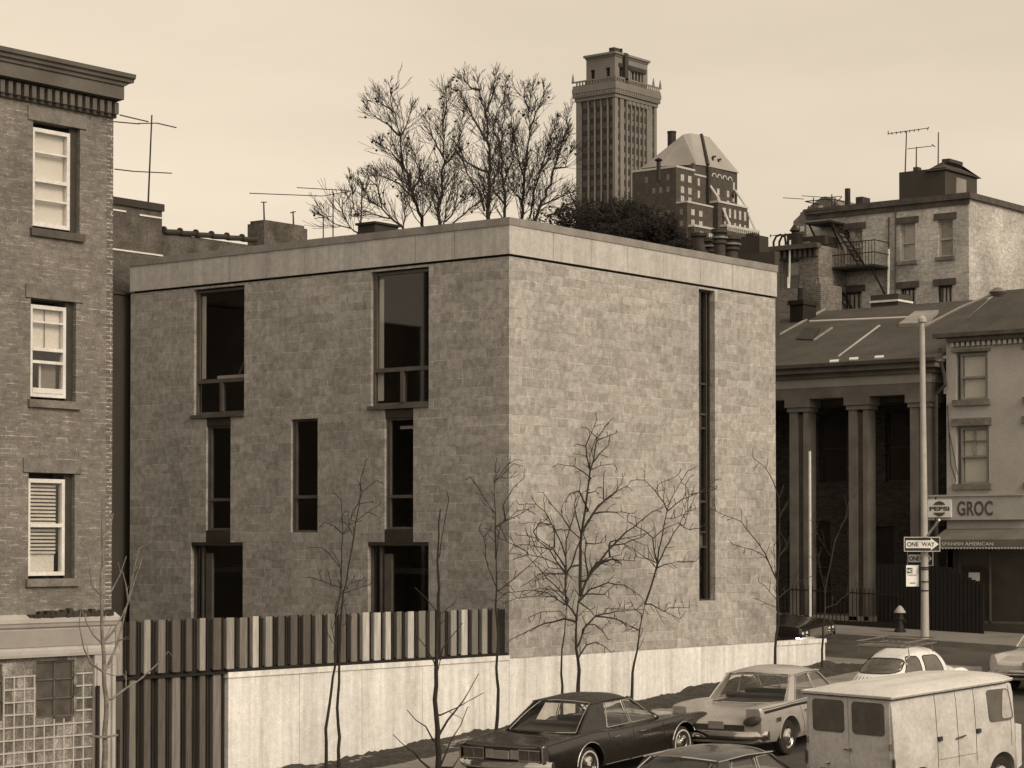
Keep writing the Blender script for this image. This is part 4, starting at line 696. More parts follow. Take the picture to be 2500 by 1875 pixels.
c = CP+ray(r3(862, 470))*540; t = thing('roof_flue', 'small capped flue standing left of the hipped roof', 'flue', (c.x, c.y, 90)); MB().lathe([(.55, 90), (.5, c.z), (.8, c.z), (1.0, c.z+.3), (.15, c.z+.8)], (c.x, c.y, 0), n=10, closed=True).build('flue', M['iron'], t)
# ================================================================ dark row houses between the block house and the pale tenement
X1 = 36.0
def quadpx(zf_, p, X): return onx(zf_(*p), X)
t = thing('row_house', 'dark row house with a bracketed cornice and one lit sash window, seen over the parapet', 'house', (38, 17, 0))
a = onx(r9(830, 520), X1); b = onx(r9(1800, 440), X1); ztop = onx(r9(1430, 425), X1).z
wl = onx(r9(1365, 590), X1); wr = onx(r9(1565, 580), X1); zb0 = onx(r9(1390, 940), X1).z; zt0 = wl.z
m = MB(); panel(m, 'x', X1, b.y, 26, 0, ztop, [(wr.y, wl.y, zb0, zt0)], .2); m.add([(X1, b.y, 0), (X1+2, b.y, 0), (X1+2, b.y, ztop), (X1, b.y, ztop)], [(0, 1, 2, 3)]); m.add([(X1, b.y, ztop), (X1+2, b.y, ztop), (X1+2, 26, ztop), (X1, 26, ztop)], [(0, 1, 2, 3)]); m.build('wall', M['brick_mid'], t)
o, mz = sashwin(t, 'x', X1, wr.y, wl.y, zb0, zt0, M['lintel']); bar(MB(), 'x', X1, wr.y+.05, wl.y-.05, mz, zt0, .2, .21).build('blind', M['coping'], o); bar(MB(), 'x', X1, wr.y, wl.y, zb0, zt0, .5, .52).build('dark_room', M['room'], o)
MB().box(X1-.04, wr.y-.15, zt0+.01, X1+.1, wl.y+.15, zt0+.24).build('lintel', M['rust'], t)
m = MB().box(X1-.3, b.y-.1, ztop-.12, X1, 26, ztop+.06)
y = b.y
while y < 25: m.box(X1-.16, y, ztop-.42, X1, y+.1, ztop-.13); y += .22
m.build('cornice', M['rust'], t)
# rooftop clutter on it
q = onx(r9(1440, 330), X1+1); q2 = onx(r9(1880, 270), X1+1); t = thing('roof_shed', 'long low dark rooftop shed with pale glazed panels behind the row house cornice', 'shed', (X1+1, q.y, ztop))
MB().box(X1+1, q2.y, ztop, X1+2.0, q.y, q2.z).build('shed_body', M['tar'], t); MB().box(X1+.95, onx(r9(1690, 300), X1+.95).y, q2.z-.75, X1+.99, q.y-.1, q2.z-.2).build('glazed_panel', M['coping'], t)
for k, (xa, lab) in enumerate(((1290, 'hooked vent pipe on the dark roof, left of the pair by the post'), (1360, 'second hooked vent pipe beside the aerial post'))):
    q = onx(r9(xa-40, 420), X1+.6); h = onx(r9(xa, 270), X1+.6).z; t = thing('vent_pipe', lab, 'vent pipe', (q.x, q.y, ztop), 'hooked vent pipes on the dark roof')
    MB().tube([(q.x, q.y, ztop), (q.x, q.y, h-.25), (q.x, q.y-.12, h-.05), (q.x, q.y-.3, h), (q.x, q.y-.5, h-.1), (q.x, q.y-.55, h-.4)], .045, 6).build('pipe', M['iron'], t)
q = onx(r9(1045, 460), X1-.3); h = onx(r9(1090, 290), X1-.3).z; t = thing('vent_pipe', 'tall arched vent pipe right beside the black roof box', 'vent pipe', (X1+.5, onx(r9(1135, 455), X1+.5).y, ztop), 'hooked vent pipes on the dark roof'); y0 = onx(r9(1135, 455), X1+.5).y
MB().tube([(X1+.5, y0, ztop-.1), (X1+.5, y0, h-.4), (X1+.5, y0+.15, h-.1), (X1+.5, y0+.4, h), (X1+.5, y0+.65, h-.1), (X1+.5, y0+.8, h-.4)], .05, 6).build('pipe', M['iron'], t)
q = onx(r9(1430, 170), X1-.2); t = thing('roof_post', 'dark stub chimney with a knob on top at the roof edge', 'chimney', (X1, q.y, ztop)); MB().box(X1+.05, q.y-.22, ztop, X1+.5, q.y+.22, onx(r9(1430, 250), X1).z).lathe([(.14, ztop), (.12, q.z-.15), (.2, q.z-.1), (.05, q.z+.12)], (X1+.25, q.y, 0), n=8, closed=True).build('stub', M['iron'], t)
q = onx(r9(1435, 330), X1-.3); t = thing('white_downpipe', 'thin white pipe running down past the lit sash window of the dark row house', 'pipe', (X1-.3, q.y, ztop-2)); MB().tube([(X1-.2, q.y, q.z), (X1-.2, onx(r9(1443, 860), X1-.2).y, onx(r9(1443, 860), X1-.2).z)], .035, 6).build('pipe', M['sash'], t)
# black roof box right of the cowls
xb = 30; a = onx(r9(800, 300), xb); b = onx(r9(1075, 460), xb); t = thing('roof_box', 'black box-like bulkhead right of the clay cowls', 'bulkhead', (xb, b.y, 0)); MB().box(xb, b.y, 10.3, xb+.6, a.y, a.z).box(xb+.1, b.y+.3, a.z, xb+.5, a.y-.3, a.z+.12).build('bulkhead', M['tar'], t)
xb = 28; a = onx(r9(780, 540), xb); b = onx(r9(1280, 600), xb); t = thing('low_house', 'low black tarred house roof just above the far end of the parapet', 'house', (xb, b.y, 0)); MB().box(xb, b.y+.05, 0, xb+.3, a.y+4, onx(r9(1000, 490), xb).z).build('wall', M['stucco_dk'], t)
# middle-distance rubble wall, chimney and dark patch above the portico roof
xb = 34; a = onx(r9(1605, 880), xb); b = onx(r9(1830, 1150), xb); t = thing('stub_wall', 'broken pale brick wall end between the dark house and the tenement', 'wall', (xb, a.y, 0)); MB().box(xb, b.y, 6, xb+1.5, a.y, a.z).box(xb+.2, b.y+.2, a.z, xb+1.2, b.y+.9, a.z+.3).box(xb+.1, a.y-.5, a.z, xb+1.1, a.y-.05, a.z+.18).build('wall_stub', M['brick_mid'], t)
xb = 31; a = onx(r9(1450, 1130), xb); b = onx(r9(1610, 1370), xb); t = thing('brick_chimney', 'square black chimney standing at the left edge of the portico roof', 'chimney', (xb, a.y, 9)); MB().box(xb, b.y, 8, xb+.9, a.y, a.z).box(xb-.06, b.y-.06, a.z, xb+.96, a.y+.06, a.z+.15).lathe([(.16, a.z), (.14, a.z+.6)], (xb+.3, a.y-.3, 0), n=8, closed=True).lathe([(.15, a.z), (.13, a.z+.45)], (xb+.5, b.y+.3, 0), n=8, closed=True).build('stack', M['iron'], t)
# gabled house further back
xb = 70
P = lambda a_, b_: onx(r4(a_, b_), xb)
t = thing('gabled_house', 'distant stepped dutch-gabled house in front of the sky, partly behind the fire escape', 'house', (xb, P(400, 900).y, 0)); sh = [(283, 960), (345, 900), (345, 880), (395, 870), (440, 815), (540, 740), (575, 735), (760, 850)]
pts = [P(*s) for s in sh]; poly = [(pts[0].y, 0)]+[(p.y, p.z) for p in pts]+[(pts[-1].y, 0)]
MB().prism(poly, lambda y, z: (xb, y, z), lambda y, z: (xb+6, y, z)).build('gable_wall', M['brick_mid'], t)
wm = MB()
for x0, y0, x1, y1 in ((305, 1005, 330, 1050), (348, 1005, 380, 1050), (415, 890, 440, 930), (515, 820, 550, 880)): A_, B_ = P(x0, y0), P(x1, y1); wm.box(xb-.05, B_.y, B_.z, xb, A_.y, A_.z)
wm.build('window', M['whitewin'], t)
m = MB()
for x, y in ((348, 850), (395, 815)): A_ = P(x, y); m.lathe([(.12, A_.z-1.5), (.2, A_.z-.6), (.03, A_.z)], (xb+.3, A_.y, 0), n=6)
m.build('finials', M['rust'], t)
# ================================================================ pale brick tenement
XT, YT = 38.14, 8.73
t = thing('brick_tenement', 'pale weathered brick tenement with brownstone lintels and a fire escape', 'tenement', (42, 12, 0))
H = {}
def wpx(tl, br): a_, b_ = onx(r4(*tl), XT), onx(r4(*br), XT); return (b_.y, a_.y, b_.z, a_.z)
tw = [wpx((1245, 985), (1380, 1310)), wpx((1585, 950), (1720, 1270)), wpx((735, 1040), (905, 1335)), wpx((1245, 1565), (1385, 1900)), wpx((1580, 1540), (1715, 1870)), wpx((740, 1600), (900, 1900))]
m = MB(); panel(m, 'x', XT, YT, 15.6, 0, 16.5, tw, .2); m.add([(XT, YT, 0), (XT+14, YT, 0), (XT+14, YT, 16.5), (XT, YT, 16.5)], [(0, 1, 2, 3)]); m.add([(XT, YT, 16.5), (XT+14, YT, 16.5), (XT+14, 15.6, 16.5), (XT, 15.6, 16.5)], [(0, 1, 2, 3)]); m.add([(XT, 15.6, 0), (XT+14, 15.6, 0), (XT+14, 15.6, 16.5), (XT, 15.6, 16.5)], [(0, 1, 2, 3)]); m.build('wall', M['brick_pale'], t)
MB().box(XT-.12, YT-.12, 16.5, XT+14, 15.65, 16.72).box(XT-.05, YT-.05, 16.3, XT, 15.6, 16.5).build('coping', M['rust'], t)
for i, (y0, y1, z0, z1) in enumerate(tw):
    MB().box(XT-.05, y0-.16, z1+.002, XT+.1, y1+.16, z1+.24).build('lintel', M['rust'], t); MB().box(XT-.08, y0-.1, z0-.14, XT+.1, y1+.1, z0-.002).build('sill', M['lintel'], t)
    o, mz = sashwin(t, 'x', XT, y0, y1, z0, z1, M['shop_lt'] if i < 3 else M['dark_frame']); bar(MB(), 'x', XT, y0+.05, y1-.05, z0+.05, z1-.05, .19, .2).build('blind', M['stone'] if i in (0, 1, 2) else M['blind'], o)
    if i > 2:
        g = MB(); [bar(g, 'x', XT, y0+k*(y1-y0)/4, y0+k*(y1-y0)/4+.03, z0, z1, .12, .18) for k in (1, 2, 3)]; g.build('glazing_bar', M['dark_frame'], o)
m = MB().tube([(XT-.06, 12.0, 14.9), (XT-.06, 12.05, 12.4)], .045, 6); m.build('white_pipe', M['sash'], t); MB().tube([(XT-.05, 12.0, 16.1), (XT-.05, 12.02, 14.9)], .03, 5).tube([(XT-.05, 11.72, 16.5), (XT-.05, 11.75, 12.4)], .03, 5).build('drain_pipe', M['rust'], t)
# fire escape
t = thing('fire_escape', 'black iron fire escape with two landings and raking stairs on the tenement', 'fire escape', (XT-1, 13.5, 12))
F = lambda a_, b_, d=0: onx(r4(a_, b_), XT-d)
m = MB(); z = 14.24; ya, yb_ = 12.0, 14.95
m.box(XT-1.15, ya, z-.08, XT-.02, yb_, z); m.build('landing', M['iron'], t); z2 = 16.05; MB().box(XT-1.1, 13.9, z2-.08, XT-.02, 15.0, z2).build('landing', M['iron'], t)
m = MB()
for zz_ in (.45, .9): m.tube([(XT-.05, ya, z+zz_), (XT-1.12, ya, z+zz_), (XT-1.12, yb_, z+zz_), (XT-.05, yb_, z+zz_)], .022, 4)
k = ya
while k < yb_: m.tube([(XT-1.12, k, z), (XT-1.12, k, z+.9)], .012, 4); k += .13
for zz_ in (.4, .8): m.tube([(XT-.05, 13.9, z2+zz_), (XT-1.08, 13.9, z2+zz_), (XT-1.08, 15, z2+zz_), (XT-.05, 15, z2+zz_)], .022, 4)
m.build('railing', M['iron'], t)
m = MB()
for (y0, zz0), (y1, zz1) in (((14.0, 16.0), (12.85, 14.3)), ((14.3, 14.2), (13.1, 12.2))):
    for dx in (.35, .85): m.tube([(XT-dx, y0, zz0), (XT-dx, y1, zz1)], .045, 4)
    for s_ in range(9): f_ = s_/9; m.box(XT-.85, y0+(y1-y0)*f_-.09, zz0+(zz1-zz0)*f_-.02, XT-.35, y0+(y1-y0)*f_+.05, zz0+(zz1-zz0)*f_)
m.build('stair', M['iron'], t)
m = MB()
for y in (14.8, 13.9, 12.2): m.tube([(XT-1.1, y, z-.05), (XT-.03, y-.0, z-1.0)], .035, 4)
for y in (14.9, 14.0): m.tube([(XT-1.0, y, z2-.05), (XT-.03, y, z2-1.0)], .035, 4)
m.build('brackets', M['iron'], t)
q = F(748, 660); t = thing('stack_pipe', 'thin black stack rising from the left end of the tenement parapet', 'chimney', (XT+.2, q.y, 16.7)); MB().tube([(XT+.2, q.y, 15.5), (XT+.2, q.y, q.z)], .11, 8).build('stack', M['iron'], t)
a, b = F(785, 740), F(845, 820); t = thing('chimney', 'small square two-toned chimney beside the thin black stack', 'chimney', (XT+.5, a.y, 16.7)); MB().box(XT+.5, b.y, 16.5, XT+1.1, a.y, a.z+.05).build('stack', M['stucco_dk'], t)
# bulkhead on the tenement roof
t = thing('roof_bulkhead', 'dark boxy roof bulkhead with a hipped cap and louvre on the tenement', 'bulkhead', (XT+2, 10.5, 16.7)); XQ = XT+1.2
G = lambda a_, b_: onx(r4(a_, b_), XQ)
a, b, c_ = G(1235, 520), G(1650, 700), G(1480, 512)
MB().box(XQ, b.y, 16.6, XQ+2.6, a.y, a.z).box(XQ+.1, G(1390, 480).y, a.z, XQ+.4, G(1350, 480).y, G(1350, 470).z).build('walls', M['stucco_dk'], t)
hp = c_.z; m = MB().add([(XQ-.1, b.y-.1, hp), (XQ-.1, c_.y, hp), (XQ+2.8, c_.y, hp), (XQ+2.8, b.y-.1, hp), (XQ+.7, b.y+.5, hp+.42), (XQ+.7, c_.y-.5, hp+.42), (XQ+2, c_.y-.5, hp+.42), (XQ+2, b.y+.5, hp+.42)], [(0, 1, 5, 4), (1, 2, 6, 5), (2, 3, 7, 6), (3, 0, 4, 7), (4, 5, 6, 7)])
m.box(XQ+.8, b.y+.55, hp+.42, XQ+1.9, c_.y-.55, hp+.55).box(XQ, b.y, a.z, XQ+2.6, c_.y, hp); m.build('hipped_cap', M['stucco_dk'], t)
MB().box(XQ+.8, b.y-.06, 16.9, XQ+1.6, b.y, hp-.2).build('door_panel', M['coping'], t)
def AX_(label, X, mast, bars):
    f0, f1 = onx(r4(*mast[0]), X), onx(r4(*mast[1]), X); antenna(label, tuple(f0), tuple(f1), [(tuple(onx(r4(*a_), X+da)), tuple(onx(r4(*b_), X+da))) for a_, b_, da in bars], r=.028)
AX_('aerial with a long comb-toothed boom above the tenement bulkhead', XQ+.2, ((1290, 530), (1303, 150)), [((1137, 172), (1500, 120), 0), ((1137, 145), (1137, 180), 0), ((1502, 110), (1490, 140), 0)]+[((1170+i*40, 157-i*5), (1172+i*40, 180-i*5), 0) for i in range(7)])
AX_('shorter aerial with a small box at the end of its boom', XQ+.2, ((1390, 480), (1392, 290)), [((1310, 308), (1545, 280), 0), ((1530, 265), (1560, 290), 0)])
AX_('plain tall rod without crossbars right of the two aerials', XQ+.4, ((1587, 510), (1590, 158)), [])
AX_('low spiky aerial on the roof left of the fire escape', XT+1, ((465, 1000), (465, 745)), [((360, 730), (580, 745), 0), ((190, 748), (380, 760), 0)])
AX_('crooked aerial among the clutter above the fire escape', XT+1, ((630, 870), (630, 715)), [((560, 745), (720, 735), 0), ((600, 770), (650, 740), 0)])
AX_('bent pole leaning beside the thin black stack', XT+1, ((655, 880), (660, 740)), [((640, 820), (720, 740), 0)])
q = onx(r9(1215, 280), X1); antenna('sideways aerial lying low between the hooked vent pipes', (X1+.6, onx(r9(1390, 430), X1+.6).y, ztop), tuple(onx(r9(1390, 245), X1+.6)), [(tuple(onx(r9(1205, 280), X1+.6)), tuple(onx(r9(1400, 262), X1+.6))), (tuple(onx(r9(1210, 262), X1+.6)), tuple(onx(r9(1210, 300), X1+.6)))], r=.02)
# ================================================================ house with the columned porch
XP = 24.0; t = thing('portico_house', 'old temple-fronted house with square double columns under a long slate roof', 'house', (27, 9, 1.4)); yR, yLf = 2.76, 22
m = MB(); hol = [(4.6, 5.6, 5.8, 8.0), (7.0, 8.0, 5.8, 8.0), (3.4, 4.3, 1.6, 4.4), (5.3, 6.2, 1.6, 4.4), (7.6, 9.2, 1.6, 4.6)]
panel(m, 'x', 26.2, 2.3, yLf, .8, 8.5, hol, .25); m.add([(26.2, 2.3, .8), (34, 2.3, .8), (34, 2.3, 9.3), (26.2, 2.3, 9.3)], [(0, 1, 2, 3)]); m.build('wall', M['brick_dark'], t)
for y0, y1, z0, z1 in hol: f = MB(); frame(f, 'x', 26.2, y0, y1, z0, z1, .07, .12, .2); bar(f, 'x', 26.2, y0, y1, (z0+z1)/2-.03, (z0+z1)/2+.03, .12, .2); o = f.build('window', M['dark_frame'], t); bar(MB(), 'x', 26.2, y0+.05, y1-.05, z0+.05, z1-.05, .16, .165).build('pane', M['blackwin'], o)
m = MB().box(23.9, yR, 8.37, 24.7, yLf, 8.71); m.build('architrave', M['porticow'], t); m = MB().box(23.88, yR-.02, 8.712, 24.7, yLf, 9.0).build('frieze', M['shop'], t)
MB().box(23.75, yR-.15, 9.0, 24.7, yLf, 9.14).box(23.5, yR-.35, 9.14, 24.7, yLf, 9.30).box(23.4, yR-.42, 9.30, 24.7, yLf, 9.40).build('cornice', M['porticow'], t)
MB().box(24.7, yR, 8.2, 26.4, yLf, 8.35).build('porch_ceiling', M['rust'], t)
for y0 in (2.87, 4.99, 7.11, 9.25, 11.4, 13.5):
    c = MB(); c.box(24.0, y0+.37, 1.5, 24.5, y0+.66, 7.98).box(24.0, y0, 1.5, 24.5, y0+.16, 7.98); o = c.build('column', M['porticow'], t); MB().box(24.10, y0+.161, 1.5, 24.45, y0+.369, 7.9).build('recessed_panel', M['rust'], o)
    MB().box(23.95, y0-.06, 7.98, 24.55, y0+.72, 8.12).box(23.9, y0-.12, 8.12, 24.6, y0+.78, 8.37).build('capital', M['porticow'], o)
rg = onx(r5(1730, 115), 33); xr_, zr_ = 33.0, rg.z
m = MB().add([(23.3, yR-.45, 9.41), (23.3, yLf, 9.41), (xr_, yLf, zr_), (xr_, yR-.45, zr_), (23.3, yR-.45, 9.30), (23.3, yLf, 9.30), (xr_, yLf, zr_-.15), (xr_, yR-.45, zr_-.15)], [(0, 1, 2, 3), (4, 5, 6, 7), (0, 1, 5, 4), (1, 2, 6, 5), (2, 3, 7, 6), (3, 0, 4, 7)])
m.add([(26.2, 2.31, 9.2), (xr_, 2.31, 9.2), (xr_, 2.31, zr_-.1)], [(0, 1, 2)]); m.build('roof', M['slate'], t)
rz = lambda x: 9.41+(x-23.3)*(zr_-9.41)/(xr_-23.3)
def onroof(p):
    r = ray(p); sl_ = (zr_-9.41)/(xr_-23.3); tt = (9.41+sl_*(CP.x-23.3)-CP.z)/(r.z-sl_*r.x); return CP+r*tt
def rpatch(name, pts, mat, h, par):
    P_ = [onroof(r5(*q)) for q in pts]; m = MB(); up = Vector((0, 0, h)); n = len(P_)
    m.add([p for p in P_]+[p+up for p in P_], [tuple(range(n, 2*n))]+[(i, (i+1) % n, n+(i+1) % n, n+i) for i in range(n)]); return m.build(name, mat, par)
rpatch('skylight', [(1155, 340), (1380, 335), (1490, 225), (1290, 235)], M['coping'], .12, t); rpatch('skylight', [(290, 450), (430, 455), (490, 360), (365, 355)], M['iron'], .05, t); rpatch('roof_seam', [(430, 455), (445, 455), (600, 352), (585, 350)], M['coping'], .04, t)
rpatch('roof_seam', [(640, 590), (652, 590), (1000, 330), (985, 330)], M['stucco'], .03, t); rpatch('roof_seam', [(130, 415), (142, 415), (540, 195), (525, 192)], M['coping'], .05, t)
rpatch('roof_seam', [(400, 300), (400, 290), (1250, 255), (1250, 263)], M['stucco'], .03, t)
for a_, b_ in ((570, 640), (735, 620), (950, 605)): rpatch('eave_patch', [(a_, b_), (a_+75, b_-4), (a_+80, b_-20), (a_+5, b_-14)], M['sash'], .03, t)
MB().box(24.0, yR, .8, 26.2, yLf, 1.62).build('porch_floor', M['coping'], t)
q0, q1 = onx(r5(918, 62), 33.6), onx(r5(1150, 165), 33.6); t = thing('roof_skylight', 'small boxy skylight with white edging just above the long slate roof', 'skylight', (33.6, q1.y, q1.z)); MB().box(33.6, q1.y, q1.z-.3, 34.6, q0.y, q0.z-.05).build('box', M['stucco_dk'], t); MB().box(33.55, q1.y-.03, q1.z+.18, 34.65, q0.y+.03, q1.z+.25).build('edging', M['sash'], t)
t = thing('iron_railing', 'black iron railing with thin spikes along the front of the porch', 'railing', (22.8, 6, 1.4)); m = MB(); y = 3.3
while y < 14: m.tube([(22.8, y, walk(22.8, y)), (22.8, y, walk(22.8, y)+1.15)], .014, 4); y += .14
m.build('spikes', M['iron'], t); m = MB()
for dz in (.12, 1.0): m.tube([(22.8, y_, walk(22.8, y_)+dz) for y_ in (3.3, 8, 14)], .03, 4)
m.box(22.75, 3.3, 1.2, 22.85, 14, walk(22.8, 8)+.03); m.build('rails', M['iron'], t)
q0, q1 = onx(r6(404, 5), 21.5), onx(r6(408, 1300), 21.5); t = thing('flag_pole', 'very thin bright white pole standing in front of the dark porch', 'pole', (21.5, q1.y, walk(21.5, q1.y))); MB().tube([(21.5, q1.y, walk(21.5, q1.y)), (21.5, q1.y, q1.z+.6), (21.5, q0.y, q0.z)], .042, 8).build('pole', M['sash'], t)
# ================================================================ corner grocery
XG = 23.95; t = thing('grocery_house', 'pale rendered corner house over a grocery with lettered signboard and awning', 'house', (27, 0, 1.3)); yA, yB = 2.28, -5
gw = [(.93, 1.97, 8.14, 9.56), (.90, 1.97, 5.64, 7.36), (-1.3, -.3, 8.14, 9.56), (-1.3, -.3, 5.64, 7.36), (-3.6, -2.6, 8.14, 9.56), (-3.6, -2.6, 5.64, 7.36)]
m = MB(); panel(m, 'x', XG, yB, yA, 4.3, 10.1, gw, .2); [m.add([(XG, y_, .8), (XG+9, y_, .8), (XG+9, y_, 11.6), (XG+3.2, y_, 11.6), (XG, y_, 10.05)], [(0, 1, 2, 3, 4)]) for y_ in (yA, yB)]; m.box(XG+.02, yB, 1.0, XG+.2, yB+.3, 4.3).box(XG+.02, yA-.18, 1.0, XG+.2, yA, 4.3); m.build('wall', M['stucco'], t)
for y0, y1, z0, z1 in gw:
    o, mz = sashwin(t, 'x', XG, y0+.05, y1-.12, z0, z1-.05, M['coping'], d=.08); q = MB(); bar(q, 'x', XG, y0+.1, y1-.2, z0+.05, z1-.1, .18, .19); q.build('blind', M['blind'], o)
    if z0 < 6: q = MB(); bar(q, 'x', XG, (y0+y1)/2-.05, (y0+y1)/2-.01, mz, z1-.1, .07, .15); bar(q, 'x', XG, y0+.1, y1-.2, (mz+z1)/2, (mz+z1)/2+.03, .07, .15); q.build('glazing_bar', M['coping'], o)
    MB().box(XG-.06, y0-.1, z1-.0, XG+.05, y1+.12, z1+.22 if z0 < 6 else z1+.08).build('lintel', M['lintel'], t); MB().box(XG-.09, y0-.1, z0-.18, XG+.08, y1+.08, z0-.002).build('sill', M['lintel'], t)
m = MB().box(XG-.3, yB, 10.0, XG+.1, yA+.3, 10.12).box(XG-.2, yB, 9.86, XG+.001, yA-.1, 10.0); c = m.build('cornice', M['rust'], t); m = MB(); y = yB
while y < yA-.2: m.box(XG-.14, y, 9.72, XG-.002, y+.09, 9.85); y += .17
m.build('dentils', M['shop_lt'], c)
g0 = onx(r5(1855, 125), 27); MB().prism([(XG-.2, 10.12), (XG+3.2, 11.7), (XG+9, 11.7), (XG+9, 10.12)], lambda x, z: (x, yB, z), lambda x, z: (x, yA-.2, z)).build('roof', M['slate'], t)
MB().tube([(XG-.12, yA+.15, 9.7), (XG-.12, yA+.1, 9.2), (XG-.1, yA+.02, 8.9), (XG-.1, yA-.02, 8.6), (XG-.12, yA+.28, 8.3), (XG-.1, yA+.3, 1.3)], .06, 8).tube([(XG-.03, yA-.05, 8.0), (XG-.03, yA-.15, 6.2), (XG-.03, 1.95, 5.7)], .012, 4).tube([(XG-.03, yA-.1, 7.2), (XG-.03, 1.9, 5.9)], .012, 4).build('drain_pipe', M['dark_frame'], t)
s = MB().box(XG-.16, -.3, 4.56, XG-.02, 2.83, 5.26).box(XG-.2, -.33, 5.26, XG-.0, 2.86, 5.31).build('signboard', M['shop_lt'], t)
SR = Matrix(((0, 0, -1), (-1, 0, 0), (0, 1, 0)))      # text facing -x, reading towards -y
MB().box(XG-.20, 2.04, 4.64, XG-.161, 2.81, 5.17).build('cola_panel', M['sign_white'], s)
def disc(y, z, r, a0, a1, wave=0):
    m = MB(); pts = [(y+r*math.cos(math.radians(a)), z+r*math.sin(math.radians(a))) for a in np.linspace(a0, a1, 15)]; m.prism(pts, lambda y_, z_: (XG-.215, y_, z_), lambda y_, z_: (XG-.201, y_, z_)); return m
d1 = disc(2.42, 4.90, .225, 31, 149); d2 = disc(2.42, 4.90, .225, 211, 329); d1.build('roundel_top', M['letter'], s); d2.build('roundel_bottom', M['letter'], s)
textmesh('lettering', 'PEPSI', .16, M['letter'], s, (XG-.205, 2.76, 4.845), SR, .004, offset=.006, fit=.66)
textmesh('lettering', 'GROC', .58, M['letter'], s, (XG-.165, 1.86, 4.70), SR, .006, sp=1.06, offset=.014, fit=1.15)
aw = MB().prism([(XG-.001, 4.3), (XG-.9, 3.98), (XG-.9, 3.74), (XG-.87, 3.74), (XG-.87, 3.95), (XG-.001, 4.22)], lambda x, z: (x, -.9, z), lambda x, z: (x, 2.3, z)); a_ = aw.build('awning', M['awning'], t)
sc = MB(); y = -.9
while y < 2.28: sc.prism([(y, 3.74), (y+.1, 3.74), (y+.05, 3.69)], lambda y_, z: (XG-.905, y_, z), lambda y_, z: (XG-.9, y_, z)); y += .1
sc.build('scallops', M['sash'], a_); textmesh('lettering', 'SPANISH AMERICAN', .135, M['sash'], a_, (XG-.908, 1.99, 3.80), SR, .003, sp=1.02, fit=1.66)
m = MB(); panel(m, 'x', XG+.02, yB, yA, .9, 4.3, [(-4.5, 1.95, 1.5, 3.7)], .12); m.build('shop_wall', M['stucco_dk'], t); f = MB(); frame(f, 'x', XG+.02, -4.5, 1.95, 1.5, 3.7, .07, .05, .12); [bar(f, 'x', XG+.02, y_, y_+.05, 1.5, 3.7, .05, .12) for y_ in (.9, -.3, -1.6, -3)]; o = f.build('shop_window', M['mid_frame'], t); bar(MB(), 'x', XG+.02, -4.45, 1.9, 1.55, 3.65, .09, .1).build('pane', M['shopglass'], o); MB().box(XG+.05, 1.25, 2.75, XG+.07, 1.6, 3.0).build('price_card', M['blind'], o)
# dark ivy and iron fence mass at the corner
t = thing('porch_gate', 'dark plank gate and side fence between porch and grocery', 'gate', (23, 2.7, 1.3)); m = MB(); y = .6
while y < 4.1: m.box(22.95, y, walk(23, y), 23.0, y+.11, walk(23, y)+1.9-.45*max(0, (1.6-y))); y += .13
m.build('boards', M['wood_dark'], t)
# ================================================================ street lamp with signs, hydrant
px_, py_ = 18.9, .1
q = g0
def onwalk(p, h=0):
    r = ray(p); a_, b_ = 5., 120.
    for _ in range(60):
        c_ = (a_+b_)/2; P_ = CP+r*c_
        if P_.z > walk(P_.x, P_.y)+h: a_ = c_
        else: b_ = c_
    return CP+r*a_
b = Vector((19.95, .42, 0)); b.z = walk(b.x, b.y); hd = ray(r6(1376, 1595)); k = (b.x-CP.x)/hd.x; b = CP+hd*k; b.z = walk(b.x, b.y)
tp = CP+ray(r5(1352, 268))*math.hypot(b.x-CP.x, b.y-CP.y); t = thing('lamp_post', 'tall pale round street lamp post with a raking arm, carrying the signs', 'lamp post', (b.x, b.y, b.z)); Dp = math.hypot(b.x-CP.x, b.y-CP.y)
MB().tube([b, b+Vector((0, 0, 2.0)), Vector((tp.x, tp.y, tp.z))], [.12, .105, .072], 14).build('pole', M['pole'], t, True); MB().lathe([(.09, -.12), (.12, -.1), (.12, 0), (.04, .08)], tp, n=12, closed=True).build('finial', M['pole'], t, True)
ar = CP+ray(r5(1380, 335))*Dp; ae = CP+ray(r5(1990, 45))*(Dp-1.0); MB().tube([ar, ar.lerp(ae, .5)+Vector((0, 0, .05)), ae], [.055, .05, .045], 10).build('arm', M['pole'], t, True); MB().lathe([(.12, -.12), (.25, 0), (.1, .12)], ae, n=12, closed=True).build('lamp_head', M['metal'], t, True)
m = MB()
for zz_ in (1000, 1105, 1180, 985): c_ = CP+ray(r6(1380, zz_))*Dp; m.lathe([(.14, -.012), (.14, .012)], (b.x, b.y, c_.z), n=14, closed=True)
m.build('bands', M['iron'], t)
for r_ in ((1395, 720, 1498, 585),): A_, B_ = CP+ray(r6(r_[0], r_[1]))*(Dp-.3), CP+ray(r6(r_[2], r_[3]))*(Dp-1.1); MB().tube([A_, B_], .035, 6).build('bracket_arm', M['sash'], t)
